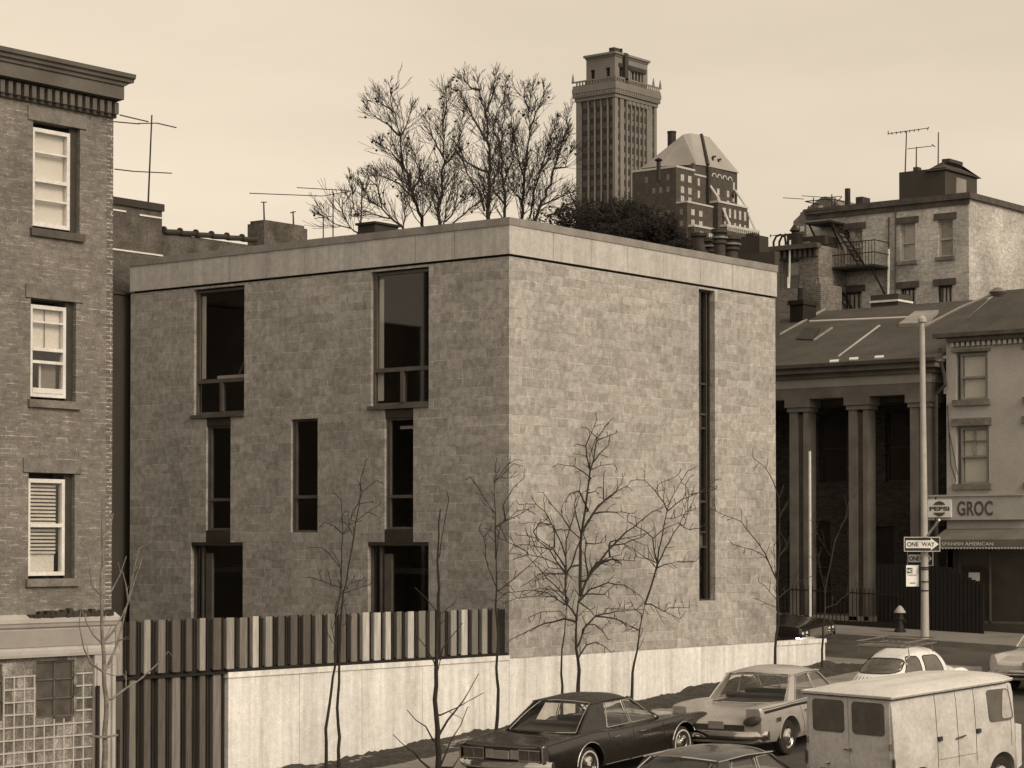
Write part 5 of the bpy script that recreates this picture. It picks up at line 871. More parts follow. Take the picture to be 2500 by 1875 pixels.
# signs: local frame u (to the image right), v up, facing the camera side of the post
def sign(label, cx_, cy_, wpx_, hpx_, ang, D_, words, kind):
    c_ = CP+ray(r6(cx_, cy_))*D_; sc_ = D_/FPX/3.456; wd, hg = wpx_*sc_/max(.4, math.cos(math.radians(ang))), hpx_*sc_
    t = thing('traffic_sign', label, 'sign', tuple(c_)); fw = Matrix.Rotation(math.radians(ang), 3, 'Z'); u = fw @ Rt; n_ = fw @ (-Fh); R3 = Matrix((u, Uz, n_)).transposed()
    def pl(name, u0, u1, v0, v1, mat, d0, d1, par):
        m = MB(); vs = [c_+R3 @ Vector((a_, b_, d_)) for d_ in (d0, d1) for a_, b_ in ((u0, v0), (u1, v0), (u1, v1), (u0, v1))]; m.add(vs, [(0, 3, 2, 1), (4, 5, 6, 7), (0, 1, 5, 4), (1, 2, 6, 5), (2, 3, 7, 6), (3, 0, 4, 7)]); return m.build(name, mat, par)
    def tx(s_, size, u0, v0, mat, par, sx=1, d=.008, off=0): return textmesh('lettering', s_, size, mat, par, c_+R3 @ Vector((u0, v0, d)), R3, .002, sx=sx, offset=off)
    if kind == 'way':
        p = pl('plate', -wd/2, wd/2, -hg/2, hg/2, M['sign_white'], -.006, 0, t); pl('border', -wd/2+.015, wd/2-.015, -hg/2+.015, hg/2-.015, M['sign_black'], 0, .003, t)
        m = MB(); h = hg*.27; pts = [(-wd*.45, -h), (wd*.24, -h), (wd*.24, -hg*.42), (wd*.46, 0), (wd*.24, hg*.42), (wd*.24, h), (-wd*.45, h)]
        m.prism(pts, lambda a_, b_: c_+R3 @ Vector((a_, b_, .0031)), lambda a_, b_: c_+R3 @ Vector((a_, b_, .0055))); a_ = m.build('arrow', M['sign_white'], t)
        tx('ONE', hg*.42, -wd*.42, -hg*.15, M['sign_black'], a_, .9, .007, .004); tx('WAY', hg*.42, -wd*.01, -hg*.15, M['sign_black'], a_, .9, .007, .003)
    else:
        p = pl('plate', -wd/2, wd/2, -hg/2, hg/2, M['sign_white'], -.006, 0, t); q_ = pl('header', -wd*.46, wd*.0, hg*.12, hg*.38, M['sign_black'], 0, .003, t); tx('NO', hg*.22, -wd*.44, hg*.17, M['sign_white'], q_, .95, .005, .002)
        tx('PARKING', hg*.10, -wd*.40, hg*.0, M['sign_black'], p, 1.15, .002); m = MB(); pl('arrow', -wd*.22, wd*.22, -hg*.36, -hg*.32, M['sign_black'], 0, .003, t)
    return t
sign('large black one way sign with a white arrow pointing right, uppermost on the post', 1352, 790, 300, 120, 0, Dp-.28, '', 'way')
sign('smaller one way sign half hidden behind the lamp post under the large one', 1335, 910, 188, 118, -38, Dp+.22, '', 'way')
sign('small white no parking sign hanging lowest on the post', 1272, 1057, 114, 176, 20, Dp-.05, '', 'no')
h = onwalk(r6(1165, 1535)); zt_ = (CP+ray(r6(1165, 1308))*math.hypot(h.x-CP.x, h.y-CP.y)).z; H_ = zt_-h.z; t = thing('fire_hydrant', 'dark stout hydrant with a pale conical cap on the far pavement', 'hydrant', tuple(h))
MB().lathe([(.17, 0), (.17, .06), (.135, .09), (.12, .2), (.12, H_*.45), (.14, H_*.48), (.14, H_*.52), (.115, H_*.56), (.11, H_-.2)], h, n=18, closed=True).lathe([(.05, -.19), (.05, .19)], h+Vector((0, 0, H_*.42)), 'y', 10, True).build('barrel', M['iron'], t, True)
MB().lathe([(.1, H_-.22), (.17, H_-.21), (.17, H_-.18), (.08, H_-.05), (.04, H_-.01), (.01, H_)], h, n=18, closed=True).build('cap', M['pole'], t, True)
# ================================================================ vehicles
def onroad(p, h=0):
    r = ray(p); a_, b_ = 5., 120.
    for _ in range(60):
        c_ = (a_+b_)/2; P_ = CP+r*c_
        if P_.z > road(P_.x, P_.y)+h: a_ = c_
        else: b_ = c_
    return CP+r*a_
def crom(keys, n):
    ks = np.array(keys, float); xs = ks[:, 0]; X = np.concatenate([np.linspace(xs[i], xs[i+1], max(2, int(n*(xs[i+1]-xs[i])/(xs[-1]-xs[0]))+1), endpoint=False) for i in range(len(xs)-1)]+[[xs[-1]]]); out = []
    m = np.zeros_like(ks)
    for i in range(len(xs)):
        if 0 < i < len(xs)-1:
            d0 = (ks[i]-ks[i-1])/(xs[i]-xs[i-1]); d1 = (ks[i+1]-ks[i])/(xs[i+1]-xs[i]); m[i] = np.where(d0*d1 > 0, 2*d0*d1/(d0+d1+1e-12*np.sign(d0+d1+1e-30)), 0)
        elif i == 0: m[i] = (ks[1]-ks[0])/(xs[1]-xs[0])
        else: m[i] = (ks[-1]-ks[-2])/(xs[-1]-xs[-2])
    for x in X:
        i = min(len(xs)-2, int(np.searchsorted(xs, x, 'right'))-1); i = max(0, i); h = xs[i+1]-xs[i]; t_ = (x-xs[i])/h
        v = (2*t_**3-3*t_**2+1)*ks[i]+(t_**3-2*t_**2+t_)*h*m[i]+(-2*t_**3+3*t_**2)*ks[i+1]+(t_**3-t_**2)*h*m[i+1]; v[0] = x; out.append(v)
    return out
def loft(keys, prof, n=44):
    m = MB(); rings = []
    for k in crom(keys, n):
        hp = prof(*k[1:]); ring = [(k[0], -y, z) for y, z in hp]+[(k[0], y, z) for y, z in hp[::-1][1:-1]]; rings.append(ring)
    nr = len(rings[0]); m.add([p for r in rings for p in r], [(i*nr+j, i*nr+(j+1) % nr, (i+1)*nr+(j+1) % nr, (i+1)*nr+j) for i in range(len(rings)-1) for j in range(nr)]+[tuple(range(nr))[::-1], tuple(range((len(rings)-1)*nr, len(rings)*nr))]); return m
def cut(o, cyls):
    """subtract wheel-arch cylinders (x, z, r, halfwidth) from the body mesh"""
    c = MB()
    for x, z, r, w_ in cyls:
        for s in (-1, 1): c.lathe([(r, s*(w_+.2)), (r, s*(w_-.36))], (x, 0, z), 'y', 28, True)
    me = bpy.data.meshes.new('cutter'); me.from_pydata(c.v, [], c.f); b_ = bmesh.new(); b_.from_mesh(me); bmesh.ops.recalc_face_normals(b_, faces=b_.faces); b_.to_mesh(me); b_.free()
    co_ = bpy.data.objects.new('cutter', me); COL.objects.link(co_); md = o.modifiers.new('b', 'BOOLEAN'); md.operation = 'DIFFERENCE'; md.object = co_; md.solver = 'EXACT'
    bpy.context.view_layer.update(); new = bpy.data.meshes.new_from_object(o.evaluated_get(bpy.context.evaluated_depsgraph_get())); o.modifiers.clear(); old = o.data; o.data = new; bpy.data.meshes.remove(old); bpy.data.objects.remove(co_)
    new.shade_smooth(); new.set_sharp_from_angle(angle=math.radians(32))
def wheel(par, x, y, r=.35, w_=.19, wwall=True, cap='disc'):
    s = 1 if y > 0 else -1; c = (x, y, r)
    o = MB().lathe([(r*.62, s*-w_/2), (r*.9, s*-w_/2), (r*.98, s*-w_*.35), (r, 0), (r*.98, s*w_*.35), (r*.9, s*w_/2), (r*.62, s*w_/2)], c, 'y', 28).build('wheel', M['tyre'], par, True)
    MB().lathe([(r*.64, s*w_*.48), (r*.60, s*w_*.40), (r*.52, s*w_*.30), (r*.50, s*w_*.5), (r*.30, s*w_*.62), (r*.27, s*w_*.55), (.001, s*w_*.66)], c, 'y', 24).build('rim', M['chrome'], o, True)
    if wwall: MB().lathe([(r*.72, s*(w_/2+.002)), (r*.735, s*(w_/2+.008)), (r*.80, s*(w_/2+.008)), (r*.815, s*(w_/2-.003))], c, 'y', 28).build('whitewall', M['white_wall'], o, True)
    return o
def place(t, rear, head, rr=.0):
    """stand the vehicle on the road: rear = (x, y) of the middle of its tail, head = heading"""
    d = Vector((math.cos(head), math.sin(head), 0)); n = Vector((-d.y, d.x, 0)); e = 3.0
    f = lambda q: road(q.x, q.y); p0 = Vector((rear[0], rear[1], 0)); sx = (f(p0+d*4)-f(p0+d*1))/3; sy = (f(p0+n*.7)-f(p0-n*.7))/1.4
    X_ = (d+Uz*sx).normalized(); Z_ = X_.cross((n+Uz*sy).normalized()).normalized(); Y_ = Z_.cross(X_); R_ = Matrix((X_, Y_, Z_)).transposed(); t.rotation_euler = R_.to_euler()
    z = f(p0+d*1); t.location = (rear[0], rear[1], z-sx*1+.0)
def sedan(name, label, cat, P, rear, head, group=None):
    t = thing(name, label, cat, (0, 0, 0), group, local=True); Lc, zb_, zr_, wb, wr = P['L'], P['zb'], P['zr'], P['wb'], P['wr']; pm, rm = P['paint'], P['roofm']
    fin = P.get('fin', 0)
    def prof(w_, z0, zs, zc):
        return [(0, z0), (w_*.78, z0), (w_*.93, z0+.05), (w_*.985, z0+.16), (w_, z0+.30), (w_*.995, zs-.16), (w_*.975, zs-.05), (w_*.95, zs-.008), (w_*.92, zs), (w_*(.68 if fin else .87), zs-.012), (w_*(.655 if fin else .80), zc+.01), (w_*.5, zc-.004), (0, zc)]
    b = loft(P['keys'], prof, 52).build('body', pm, t); cut(b, [(P['xr'], .33, .43, P['W']/2), (P['xf'], .33, .43, P['W']/2)])
    trk = P['W']/2-.15
    for x in (P['xr'], P['xf']):
        for s in (-1, 1): wheel(t, x, s*trk, .34, .19, P.get('ww', True))
    def lip(x):
        m = MB()
        for s in (-1, 1): m.tube([(x+.435*math.cos(a), s*(P['W']/2-.006), .33+.435*math.sin(a)) for a in np.linspace(.12, math.pi-.12, 15)], .011, 5)
        return m
    m = lip(P['xr']); m2 = lip(P['xf']); m.add(m2.v, m2.f); m.build('arch_trim', M['chrome'] if P.get('ww', True) else pm, b)
    # greenhouse
    g = P['g']; xrl, xrh, xfl, xfh, bow = g['rl'], g['rh'], g['fl'], g['fh'], g.get('bow', .10)
    SP = lambda x, h, s, o=0: (x, s*(wb+(wr-wb)*h+o), zb_+(zr_-zb_)*h)
    def spoly(m, pts, s, o=0, th=.03): return m.prism(pts, lambda x, h: SP(x, h, s, o), lambda x, h: SP(x, h, s, o-th))
    nu, nv = 14, 10; rf = MB()
    def rpt(u, v, dz): 
        xx = xrh+(xfh-xrh)*v; xx += (bow*(1-u*u)*(-(1-v)**2+v**2)); ww = wr*(1-.03*(2*v-1)**2); cr = P.get('crown', .07)
        e = 1-abs(u)**3.2; return (xx, u*ww, zr_+cr*e*(.55+.45*(1-(2*v-1)**2))+.035*(1-(2*v-1)**4)-.02+dz)
    rf.add([rpt(-1+2*i/nu, j/nv, 0) for i in range(nu+1) for j in range(nv+1)]+[rpt(-1+2*i/nu, j/nv, -.04) for i in range(nu+1) for j in range(nv+1)], [])
    K = (nu+1)*(nv+1); ix = lambda i, j: i*(nv+1)+j; fs = []
    for i in range(nu):
        for j in range(nv): fs += [(ix(i, j), ix(i+1, j), ix(i+1, j+1), ix(i, j+1)), (K+ix(i, j), K+ix(i, j+1), K+ix(i+1, j+1), K+ix(i+1, j))]
    for i in range(nu): fs += [(ix(i, 0), ix(i+1, 0), K+ix(i+1, 0), K+ix(i, 0)), (ix(i, nv), ix(i+1, nv), K+ix(i+1, nv), K+ix(i, nv))]
    for j in range(nv): fs += [(ix(0, j), ix(0, j+1), K+ix(0, j+1), K+ix(0, j)), (ix(nu, j), ix(nu, j+1), K+ix(nu, j+1), K+ix(nu, j))]
    rf.f += fs; rf.mi += [0]*len(fs); ro = rf.build('roof', rm, t, True, 50)
    pil = MB()
    for s in (-1, 1):
        for pl_ in g['pillars']: spoly(pil, pl_, s, .0, .045)
        pil.tube([SP(xfl, 0, s, -.02), SP(xfh, 1, s, -.015)], .024, 6)
    pil.build('pillars', rm, ro, True, 40)
    def scr(xl, xh, sg, o=0, inset=.05):
        q = lambda u, v: (xl+(xh-xl)*v+sg*bow*(1-u*u)*(1+.5*(1-v)), u*((wb-inset)+(wr-wb)*v), zb_+.015+(zr_-zb_-.02)*v+.03*math.sin(v*math.pi)+.045*(1-u*u)*v+o)
        m = MB(); m.add([q(-1+i/6, j/5) for i in range(13) for j in range(6)], [(i*6+j, (i+1)*6+j, (i+1)*6+j+1, i*6+j+1) for i in range(12) for j in range(5)]); return m, q
    for nm, xl, xh, sg in (('rear_window', xrl, xrh, -1), ('windscreen', xfl, xfh, 1)):
        m, q = scr(xl, xh, sg, 0, g.get('inset', .06)); o = m.build(nm, M['glass'], t, True)
        e = MB(); ring = [q(-1+i/6, 0) for i in range(13)]+[q(1, j/5) for j in range(1, 6)]+[q(1-i/6, 1) for i in range(1, 13)]+[q(-1, 1-j/5) for j in range(1, 6)]; e.tube(ring, .013, 5); e.build('surround', M['chrome'], o, True)
    for s in (-1, 1):
        for wpoly in g['wins']:
            m = MB(); spoly(m, wpoly, s, -.018, .005); o = m.build('side_window', M['glass'], t); m = MB(); P_ = [SP(x, h, s, .004) for x, h in wpoly]; m.tube(P_+[P_[0]], .011, 5); m.build('surround', M['chrome'], o)
    m = MB()
    for s in (-1, 1): m.tube([SP(xrh-.1, 1.0, s, .012), SP((xrh+xfh)/2, 1.04, s, .014), SP(xfh+.1, .98, s, .012)], .012, 5)
    m.build('drip_rail', M['chrome'] if P.get('drip') else rm, ro)
    # interior
    m = MB(); m.box(xrl+.1, -wb+.08, zb_-.02, xfl-.02, wb-.08, zb_+.006); m.build('parcel_floor', M['seat'], t)
    m = MB()
    for x0 in (xrh+.02, (xrh+xfh)/2+.28):
        m.prism([(x0, zb_-.1), (x0+.16, zb_-.1), (x0+.05, zb_+.10), (x0-.04, zb_+.11), (x0-.09, zb_+.07)], lambda x, z: (x, -wb+.12, z), lambda x, z: (x, wb-.12, z))
    m.build('seat', M['seat'], t)
    c = Vector((xfh+.22, wb*.48, zb_+.09)); ax_ = Vector((-.85, 0, .5)).normalized(); u_ = Vector((0, 1, 0)); v_ = ax_.cross(u_); m = MB().tube([c+(u_*math.cos(a)+v_*math.sin(a))*.19 for a in np.linspace(0, 2*math.pi, 17)], .014, 5).tube([c-u_*.19, c+u_*.19], .01, 4); m.build('steering_wheel', M['coping'], t)
    m = MB().box(xfh+.3, -.12, zr_-.16, xfh+.33, .12, zr_-.09); m.build('mirror', M['dark_frame'], t)
    # seams and door handles follow the flank of the body
    bv = BVHTree.FromPolygons([v.co.copy() for v in b.data.vertices], [tuple(p.vertices) for p in b.data.polygons])
    def onside(x, z, s):
        h = bv.ray_cast(Vector((x, s*2, z)), Vector((0, -s, 0))); return h[0] if h[0] else Vector((x, s*P['W']/2, z))
    m = MB(); hd_ = MB()
    for s in (-1, 1):
        for pts in P['seams']:
            n_ = 10; Q = []
            for (x0, z0), (x1, z1) in zip(pts[:-1], pts[1:]): Q += [onside(x0+(x1-x0)*i/n_, z0+(z1-z0)*i/n_, s) for i in range(n_)]
            Q.append(onside(*pts[-1], s)); m.tube(Q, .0055, 4)
        for x, z in P['handles']: p = onside(x, z, s); hd_.tube([p+Vector((-.09, s*.01, 0)), p+Vector((-.07, s*.035, 0)), p+Vector((.07, s*.035, 0)), p+Vector((.09, s*.01, 0))], .011, 5)
    m.build('door_seams', M['rubber'], b); hd_.build('door_handle', M['chrome'], b)
    for nm, mat, rad, pts in P.get('trims', []):
        m = MB()
        for s in (-1, 1):
            Q = []
            for (x0, z0), (x1, z1) in zip(pts[:-1], pts[1:]): Q += [onside(x0+(x1-x0)*i/12, z0+(z1-z0)*i/12, s) for i in range(12)]
            Q.append(onside(*pts[-1], s)); m.tube(Q, rad, 6)
        m.build(nm, mat, b)
    # bumpers: a bowed bar wrapping both corners
    hw = P['W']/2
    for nm, x0, sg in (('rear_bumper', .0, -1), ('front_bumper', Lc, 1)):
        def bp(u, z, o): return (x0+sg*(.09-.22*abs(u)**4)+sg*o, u*(hw+.015), z)
        m = MB(); pr = [(.40, .0), (.44, .05), (.52, .055), (.57, .02), (.57, -.05), (.40, -.05)]
        vs = [bp(-1+2*i/20, z, o) for i in range(21) for z, o in pr]; n_ = len(pr); m.add(vs, [(i*n_+j, i*n_+(j+1) % n_, (i+1)*n_+(j+1) % n_, (i+1)*n_+j) for i in range(20) for j in range(n_)]+[tuple(range(n_)), tuple(range(20*n_, 21*n_))]); m.build(nm, M['chrome'], t, True, 40)
    for nm, mat, boxes in P.get('rear', []):
        for bx in boxes: m = MB(); m.box(*bx); m.build(nm, mat, t)
    for s in (-1, 1):
        m = MB()
        for k in (.0, .2): m.lathe([(.085, Lc-.10), (.085, Lc+.012), (.06, Lc+.03), (.001, Lc+.035)], (0, s*(hw-.20-k), .64), 'x', 16)
        m.build('headlamps', M['glass_dk'] if False else M['chrome'], t, True)
    MB().box(Lc-.02, -hw+.52, .56, Lc+.012, hw-.52, .74).build('grille', M['metal'], t)
    place(t, rear, head); return t
# the big dark sedan in the foreground
KD = dict(L=5.45, W=1.98, zb=.92, zr=1.38, wb=.84, wr=.65, paint=M['car_dark'], roofm=M['car_roof'], xr=1.32, xf=4.42, drip=False, crown=.085,
 keys=[(0.0, .88, .34, .83, .80), (.06, .92, .32, .86, .835), (.5, .96, .30, .88, .86), (1.1, .985, .25, .935, .90), (1.7, .99, .24, .945, .905), (2.3, .985, .24, .90, .90), (3.2, .985, .24, .885, .90), (3.9, .99, .24, .905, .915), (4.5, .985, .26, .90, .885), (5.1, .965, .30, .875, .845), (5.38, .94, .34, .83, .80), (5.45, .90, .38, .78, .76)],
 g=dict(rl=1.22, rh=1.95, fl=3.78, fh=3.02, bow=.10, inset=.10, pillars=[[(1.20, 0), (2.02, 0), (2.22, .93), (2.24, 1.02), (1.88, 1.02)]], wins=[[(2.06, .03), (2.78, .03), (2.74, .93), (2.26, .93)], [(2.84, .03), (3.68, .03), (3.06, .93), (2.80, .93)]]),
 seams=[[(2.72, .88), (2.72, .30)], [(3.72, .88), (3.74, .30)], [(1.9, .88), (1.95, .7), (1.80, .45)]], handles=[(2.15, .77), (3.0, .77)],
 trims=[('sill_trim', M['chrome'], .014, [(1.85, .29), (3.95, .29)]), ('belt_crease', M['car_dark'], .012, [(.12, .845), (.8, .89), (1.5, .925), (2.2, .885), (3.6, .87), (4.4, .885), (5.2, .85)])],
 rear=[('tail_lamp', M['lamp_red'], [(-.035, -.84, .60, .03, -.40, .76), (-.035, .40, .60, .03, .84, .76)]), ('lamp_bezel', M['chrome'], [(-.045, -.86, .76, .03, -.38, .785), (-.045, .38, .76, .03, .86, .785), (-.045, -.86, .575, .03, -.38, .598), (-.045, .38, .575, .03, .86, .598), (-.045, -.40, .598, .03, -.38, .76), (-.045, .38, .598, .03, .40, .76), (-.045, -.62, .6, .02, -.605, .76), (-.045, .605, .6, .02, .62, .76), (-.05, -.93, .56, .1, -.89, .83), (-.05, .89, .56, .1, .93, .83)]), ('number_plate', M['sign_grey'], [(-.05, -.16, .60, .0, .16, .74)]), ('rear_panel', M['chrome'], [(-.02, -.36, .60, .0, -.18, .76), (-.02, .18, .60, 0, .36, .76)])])
sedan('parked_sedan', 'large dark sedan with chrome-edged windows seen from behind, in front of the white wall', 'car', KD, (-6.04, -4.66), math.radians(1.5), 'cars parked along the wall')
KP = dict(L=4.95, W=2.06, zb=.97, zr=1.45, wb=.86, wr=.70, paint=M['car_pale'], roofm=M['car_pale_top'], xr=1.05, xf=3.85, crown=.10, fin=1, ww=False,
 keys=[(0.0, .96, .34, 1.0, .66), (.05, .995, .32, 1.02, .72), (.5, 1.015, .28, 1.04, .80), (1.1, 1.02, .24, 1.025, .92), (1.7, 1.02, .24, .99, .965), (2.6, 1.02, .24, .97, .965), (3.4, 1.01, .24, .97, .97), (4.2, 1.0, .28, .95, .93), (4.8, .97, .32, .90, .87), (4.95, .92, .38, .83, .80)],
 g=dict(rl=1.20, rh=1.80, fl=3.42, fh=2.82, bow=.16, inset=.03, pillars=[[(1.28, 0), (1.56, 0), (1.92, 1.02), (1.74, 1.02)]], wins=[[(1.60, .03), (2.42, .03), (2.42, .93), (1.93, .93)], [(2.48, .03), (3.34, .03), (2.86, .93), (2.48, .93)]]),
 seams=[[(1.50, .9), (1.62, .62), (1.72, .3)], [(2.45, .88), (2.45, .30)], [(3.35, .88), (3.38, .30)]], handles=[(1.75, .80), (2.65, .80)],
 trims=[('fin_stripe', M['rubber'], .028, [(.10, .925), (1.2, .94), (2.6, .915), (4.0, .89)]), ('fin_moulding', M['chrome'], .011, [(.08, .985), (1.2, .99), (2.6, .955), (4.0, .93)])],
 rear=[('number_plate', M['sign_grey'], [(-.03, -.16, .60, .0, .16, .74)])])
tp_ = sedan('parked_sedan', 'pale sedan with dark-striped tail fins parked ahead of the dark sedan', 'car', KP, (-1.15, -5.95), math.radians(4.0), 'cars parked along the wall')
def squash(m, c, ky, kz):
    m.v = [(v[0], c[1]+(v[1]-c[1])*ky, c[2]+(v[2]-c[2])*kz+(v[1]-c[1])*.25*(1 if c[1] > 0 else -1)) for v in m.v]; return m
for s in (-1, 1):
    c = (0, s*.78, .77)
    squash(MB().lathe([(.0, -.05), (.10, -.045), (.125, -.02), (.12, .05)], c, 'x', 18), c, 1.35, .62).build('tail_lamp', M['lamp_red'], tp_, True)
    squash(MB().lathe([(.125, -.03), (.15, -.02), (.145, .05)], c, 'x', 18), c, 1.3, .64).build('lamp_bezel', M['mid_frame'], tp_, True)
MB().box(-.012, -.60, .58, .02, .60, .68).build('rear_panel', M['dark_frame'], tp_)
m = MB()
for i in range(4): m.box(.50+i*.05, -1.03, .70, .535+i*.05, -1.005, .78)
m.build('fender_badge', M['chrome'], tp_)
# near dark car: only its roof shows at the bottom edge
KN = dict(KD); KN.update(paint=M['grey_car'], roofm=M['car_dark'], drip=True, L=4.9, xr=1.1, xf=3.9, crown=.09, wr=.68,
 keys=[(0.0, .86, .34, .80, .76), (.06, .90, .32, .83, .80), (.6, .93, .30, .86, .85), (1.3, .95, .25, .89, .89), (2.4, .955, .24, .90, .90), (3.4, .95, .24, .90, .91), (4.2, .94, .28, .87, .86), (4.8, .90, .32, .82, .79), (4.9, .86, .38, .76, .74)],
 g=dict(rl=1.02, rh=1.62, fl=3.42, fh=2.80, bow=.12, inset=.06, pillars=[[(1.05, 0), (1.45, 0), (1.82, 1.02), (1.58, 1.02)]], wins=[[(1.52, .03), (2.40, .03), (2.40, .92), (1.86, .92)], [(2.46, .03), (3.34, .03), (2.84, .92), (2.46, .92)]]),
 seams=[[(2.43, .88), (2.43, .30)], [(3.35, .88), (3.38, .30)]], handles=[(1.8, .78), (2.7, .78)], trims=[], rear=KD['rear'])
q = onroad((1735, 1832), 1.42); hd0 = math.radians(-3); sedan('parked_sedan', 'dark car whose roof alone rises into the bottom edge of the picture', 'car', KN, (q.x-2.2*math.cos(hd0), q.y-2.2*math.sin(hd0)), hd0)
# dark car on the cross street, nose to the right, half hidden by the house corner
KC = dict(KD); KC.update(paint=M['car_dark'], roofm=M['car_dark'], seams=KD['seams'])
q = onx((2037, 1540), 16.8)
sedan('parked_sedan', 'dark car on the cross street with its bright nose showing past the house corner', 'car', KC, (15.9, q.y+5.4), math.radians(-90))
# pale car cut by the right edge
KR = dict(KP); KR.update(paint=M['edge_car'], roofm=M['edge_car'], fin=0, trims=[], keys=[(a_, b_, c_, min(d_, .90), e_) for a_, b_, c_, d_, e_ in KP['keys']])
sedan('parked_sedan', 'pale car on the far side of the street at the right edge behind the van', 'car', KR, (10.3, -6.9), math.radians(2))
# ---------------------------------------------------------------- beetle-shaped small car
t = thing('small_car', 'rounded white two-door economy car with a wire roof rack', 'car', (0, 0, 0), None, local=True)
def bprof(w_, z0, zs, zt_):
    out = [(0, z0), (w_*.8, z0)]; 
    for k in range(11):
        a = k/10*math.pi/2; out.append((w_*math.cos(a)**.55 if k < 10 else 0, zs+(zt_-zs)*math.sin(a)**.85))
    return out
bk = [(0.22, .40, .30, .34, .42), (.30, .52, .26, .40, .62), (.55, .58, .24, .50, .86), (.85, .62, .24, .58, 1.06), (1.2, .66, .24, .64, 1.27), (1.55, .69, .24, .68, 1.42), (1.95, .70, .24, .70, 1.49), (2.35, .69, .24, .70, 1.46), (2.62, .68, .24, .70, 1.36), (2.80, .66, .26, .66, 1.12), (2.92, .62, .26, .64, 1.05), (3.25, .56, .26, .62, .99), (3.65, .46, .28, .54, .86), (3.9, .28, .32, .42, .58)]
b = loft(bk, bprof, 60).build('body', M['white_car'], t, True, 40)
def blob(c, r, x0=None, n=18):
    m = MB(); vs = []
    for i in range(n+1):
        a = math.pi*i/n
        for j in range(n): p_ = 2*math.pi*j/n; vs.append((c[0]-r[0]*math.cos(a), c[1]+r[1]*math.sin(a)*math.cos(p_), c[2]+r[2]*math.sin(a)*math.sin(p_)))
    return m.add(vs, [(i*n+j, i*n+(j+1) % n, (i+1)*n+(j+1) % n, (i+1)*n+j) for i in range(n) for j in range(n)])
for s in (-1, 1):
    blob((.80, s*.60, .42), (.55, .17, .34)).build('rear_fender', M['white_car'], t, True); blob((3.22, s*.58, .50), (.64, .20, .44)).build('front_fender', M['white_car'], t, True)
    MB().box(1.2, s*.62, .26, 2.8, s*.76, .31).build('running_board', M['rubber'], t); MB().lathe([(.11, 3.62), (.11, 3.74), (.08, 3.78), (.001, 3.79)], (0, s*.58, .60), 'x', 16).build('headlamp', M['chrome'], t, True)
    wheel(t, .82, s*.66, .32, .15, False); wheel(t, 3.20, s*.64, .32, .15, False)
bv = BVHTree.FromPolygons([v.co.copy() for v in b.data.vertices], [tuple(p.vertices) for p in b.data.polygons])
def patch(poly, cen, f, d, off, ring=8, sub=6):
    """a convex outline projected onto the body: f maps 2D to a start point, d is the ray direction"""
    pts = []
    for (a0, b0), (a1, b1) in zip(poly, poly[1:]+poly[:1]): pts += [(a0+(a1-a0)*k/sub, b0+(b1-b0)*k/sub) for k in range(sub)]
    n_ = len(pts); vs = []
    def hit(a_, c_):
        h = bv.ray_cast(Vector(f(a_, c_)), Vector(d))
        return h[0]-Vector(d)*off if h[0] else None
    for k in range(ring+1):
        s_ = 1-k/ring*.999
        for a_, c_ in pts:
            h = hit(cen[0]+(a_-cen[0])*s_, cen[1]+(c_-cen[1])*s_); vs.append(h if h else Vector(f(a_, c_))+Vector(d)*2)
    return MB().add(vs, [(i*n_+j, i*n_+(j+1) % n_, (i+1)*n_+(j+1) % n_, (i+1)*n_+j) for i in range(ring) for j in range(n_)]), vs[:n_]
def rnd_poly(pts, r=.3, n=4):
    out = []; k = len(pts)
    for i in range(k):
        p0, p1, p2 = Vector(pts[i-1]), Vector(pts[i]), Vector(pts[(i+1) % k]); a_, c_ = p1.lerp(p0, r), p1.lerp(p2, r)
        out += [tuple(a_.lerp(p1, q_/n).lerp(p1.lerp(c_, q_/n), q_/n)) for q_ in range(n+1)]
    return out
wp = rnd_poly([(-.52, 1.02), (.52, 1.02), (.44, 1.30), (-.44, 1.30)], .3); m, rim_ = patch(wp, (0, 1.16), lambda a_, c_: (-1, a_, c_), (1, 0, 0), .006, sub=2); o = m.build('rear_window', M['van_glass'], t, True); MB().tube(rim_+[rim_[0]], .012, 5).build('seal', M['rubber'], o, True)
for s in (-1, 1):
    for pl_, cn in (([(1.02, .93), (1.62, .93), (1.66, 1.33), (1.40, 1.34)], (1.45, 1.1)), ([(1.75, .93), (2.50, .93), (2.36, 1.30), (1.78, 1.33)], (2.05, 1.1))):
        m, rim_ = patch(rnd_poly(pl_, .22), cn, lambda a_, c_: (a_, s*2, c_), (0, -s, 0), .006, sub=2); o = m.build('side_window', M['van_glass'], t, True); MB().tube(rim_+[rim_[0]], .010, 5).build('seal', M['rubber'], o, True)
    q_ = [(1.68, 1.36), (1.70, .9), (1.62, .5), (1.60, .35)]; m = MB(); m.tube([bv.ray_cast(Vector((x, s*2, z)), Vector((0, -s, 0)))[0] for x, z in q_], .005, 4); m.tube([bv.ray_cast(Vector((x, s*2, z)), Vector((0, -s, 0)))[0] for x, z in [(2.62, .9), (2.70, .6), (2.66, .35)]], .005, 4); m.build('door_seam', M['rubber'], b)
m = MB()
for k in range(9): y = -.36+k*.09; h = bv.ray_cast(Vector((-1, y, .93)), Vector((1, 0, 0))); m.tube([bv.ray_cast(Vector((-1, y, z)), Vector((1, 0, 0)))[0] for z in (.87, .91, .955)], .008, 4)
m.build('cooling_louvres', M['rubber'], b)
m = MB()
for z_, x0 in ((1.56, 1.2), (1.56, 2.15)):
    m.tube([(x0, -.62, 1.38), (x0, -.60, z_), (x0, .60, z_), (x0, .62, 1.38)], .012, 5); m.tube([(x0, -.60, z_+.10), (x0, -.60, z_)], .01, 5); m.tube([(x0, .60, z_+.10), (x0, .60, z_)], .01, 5)
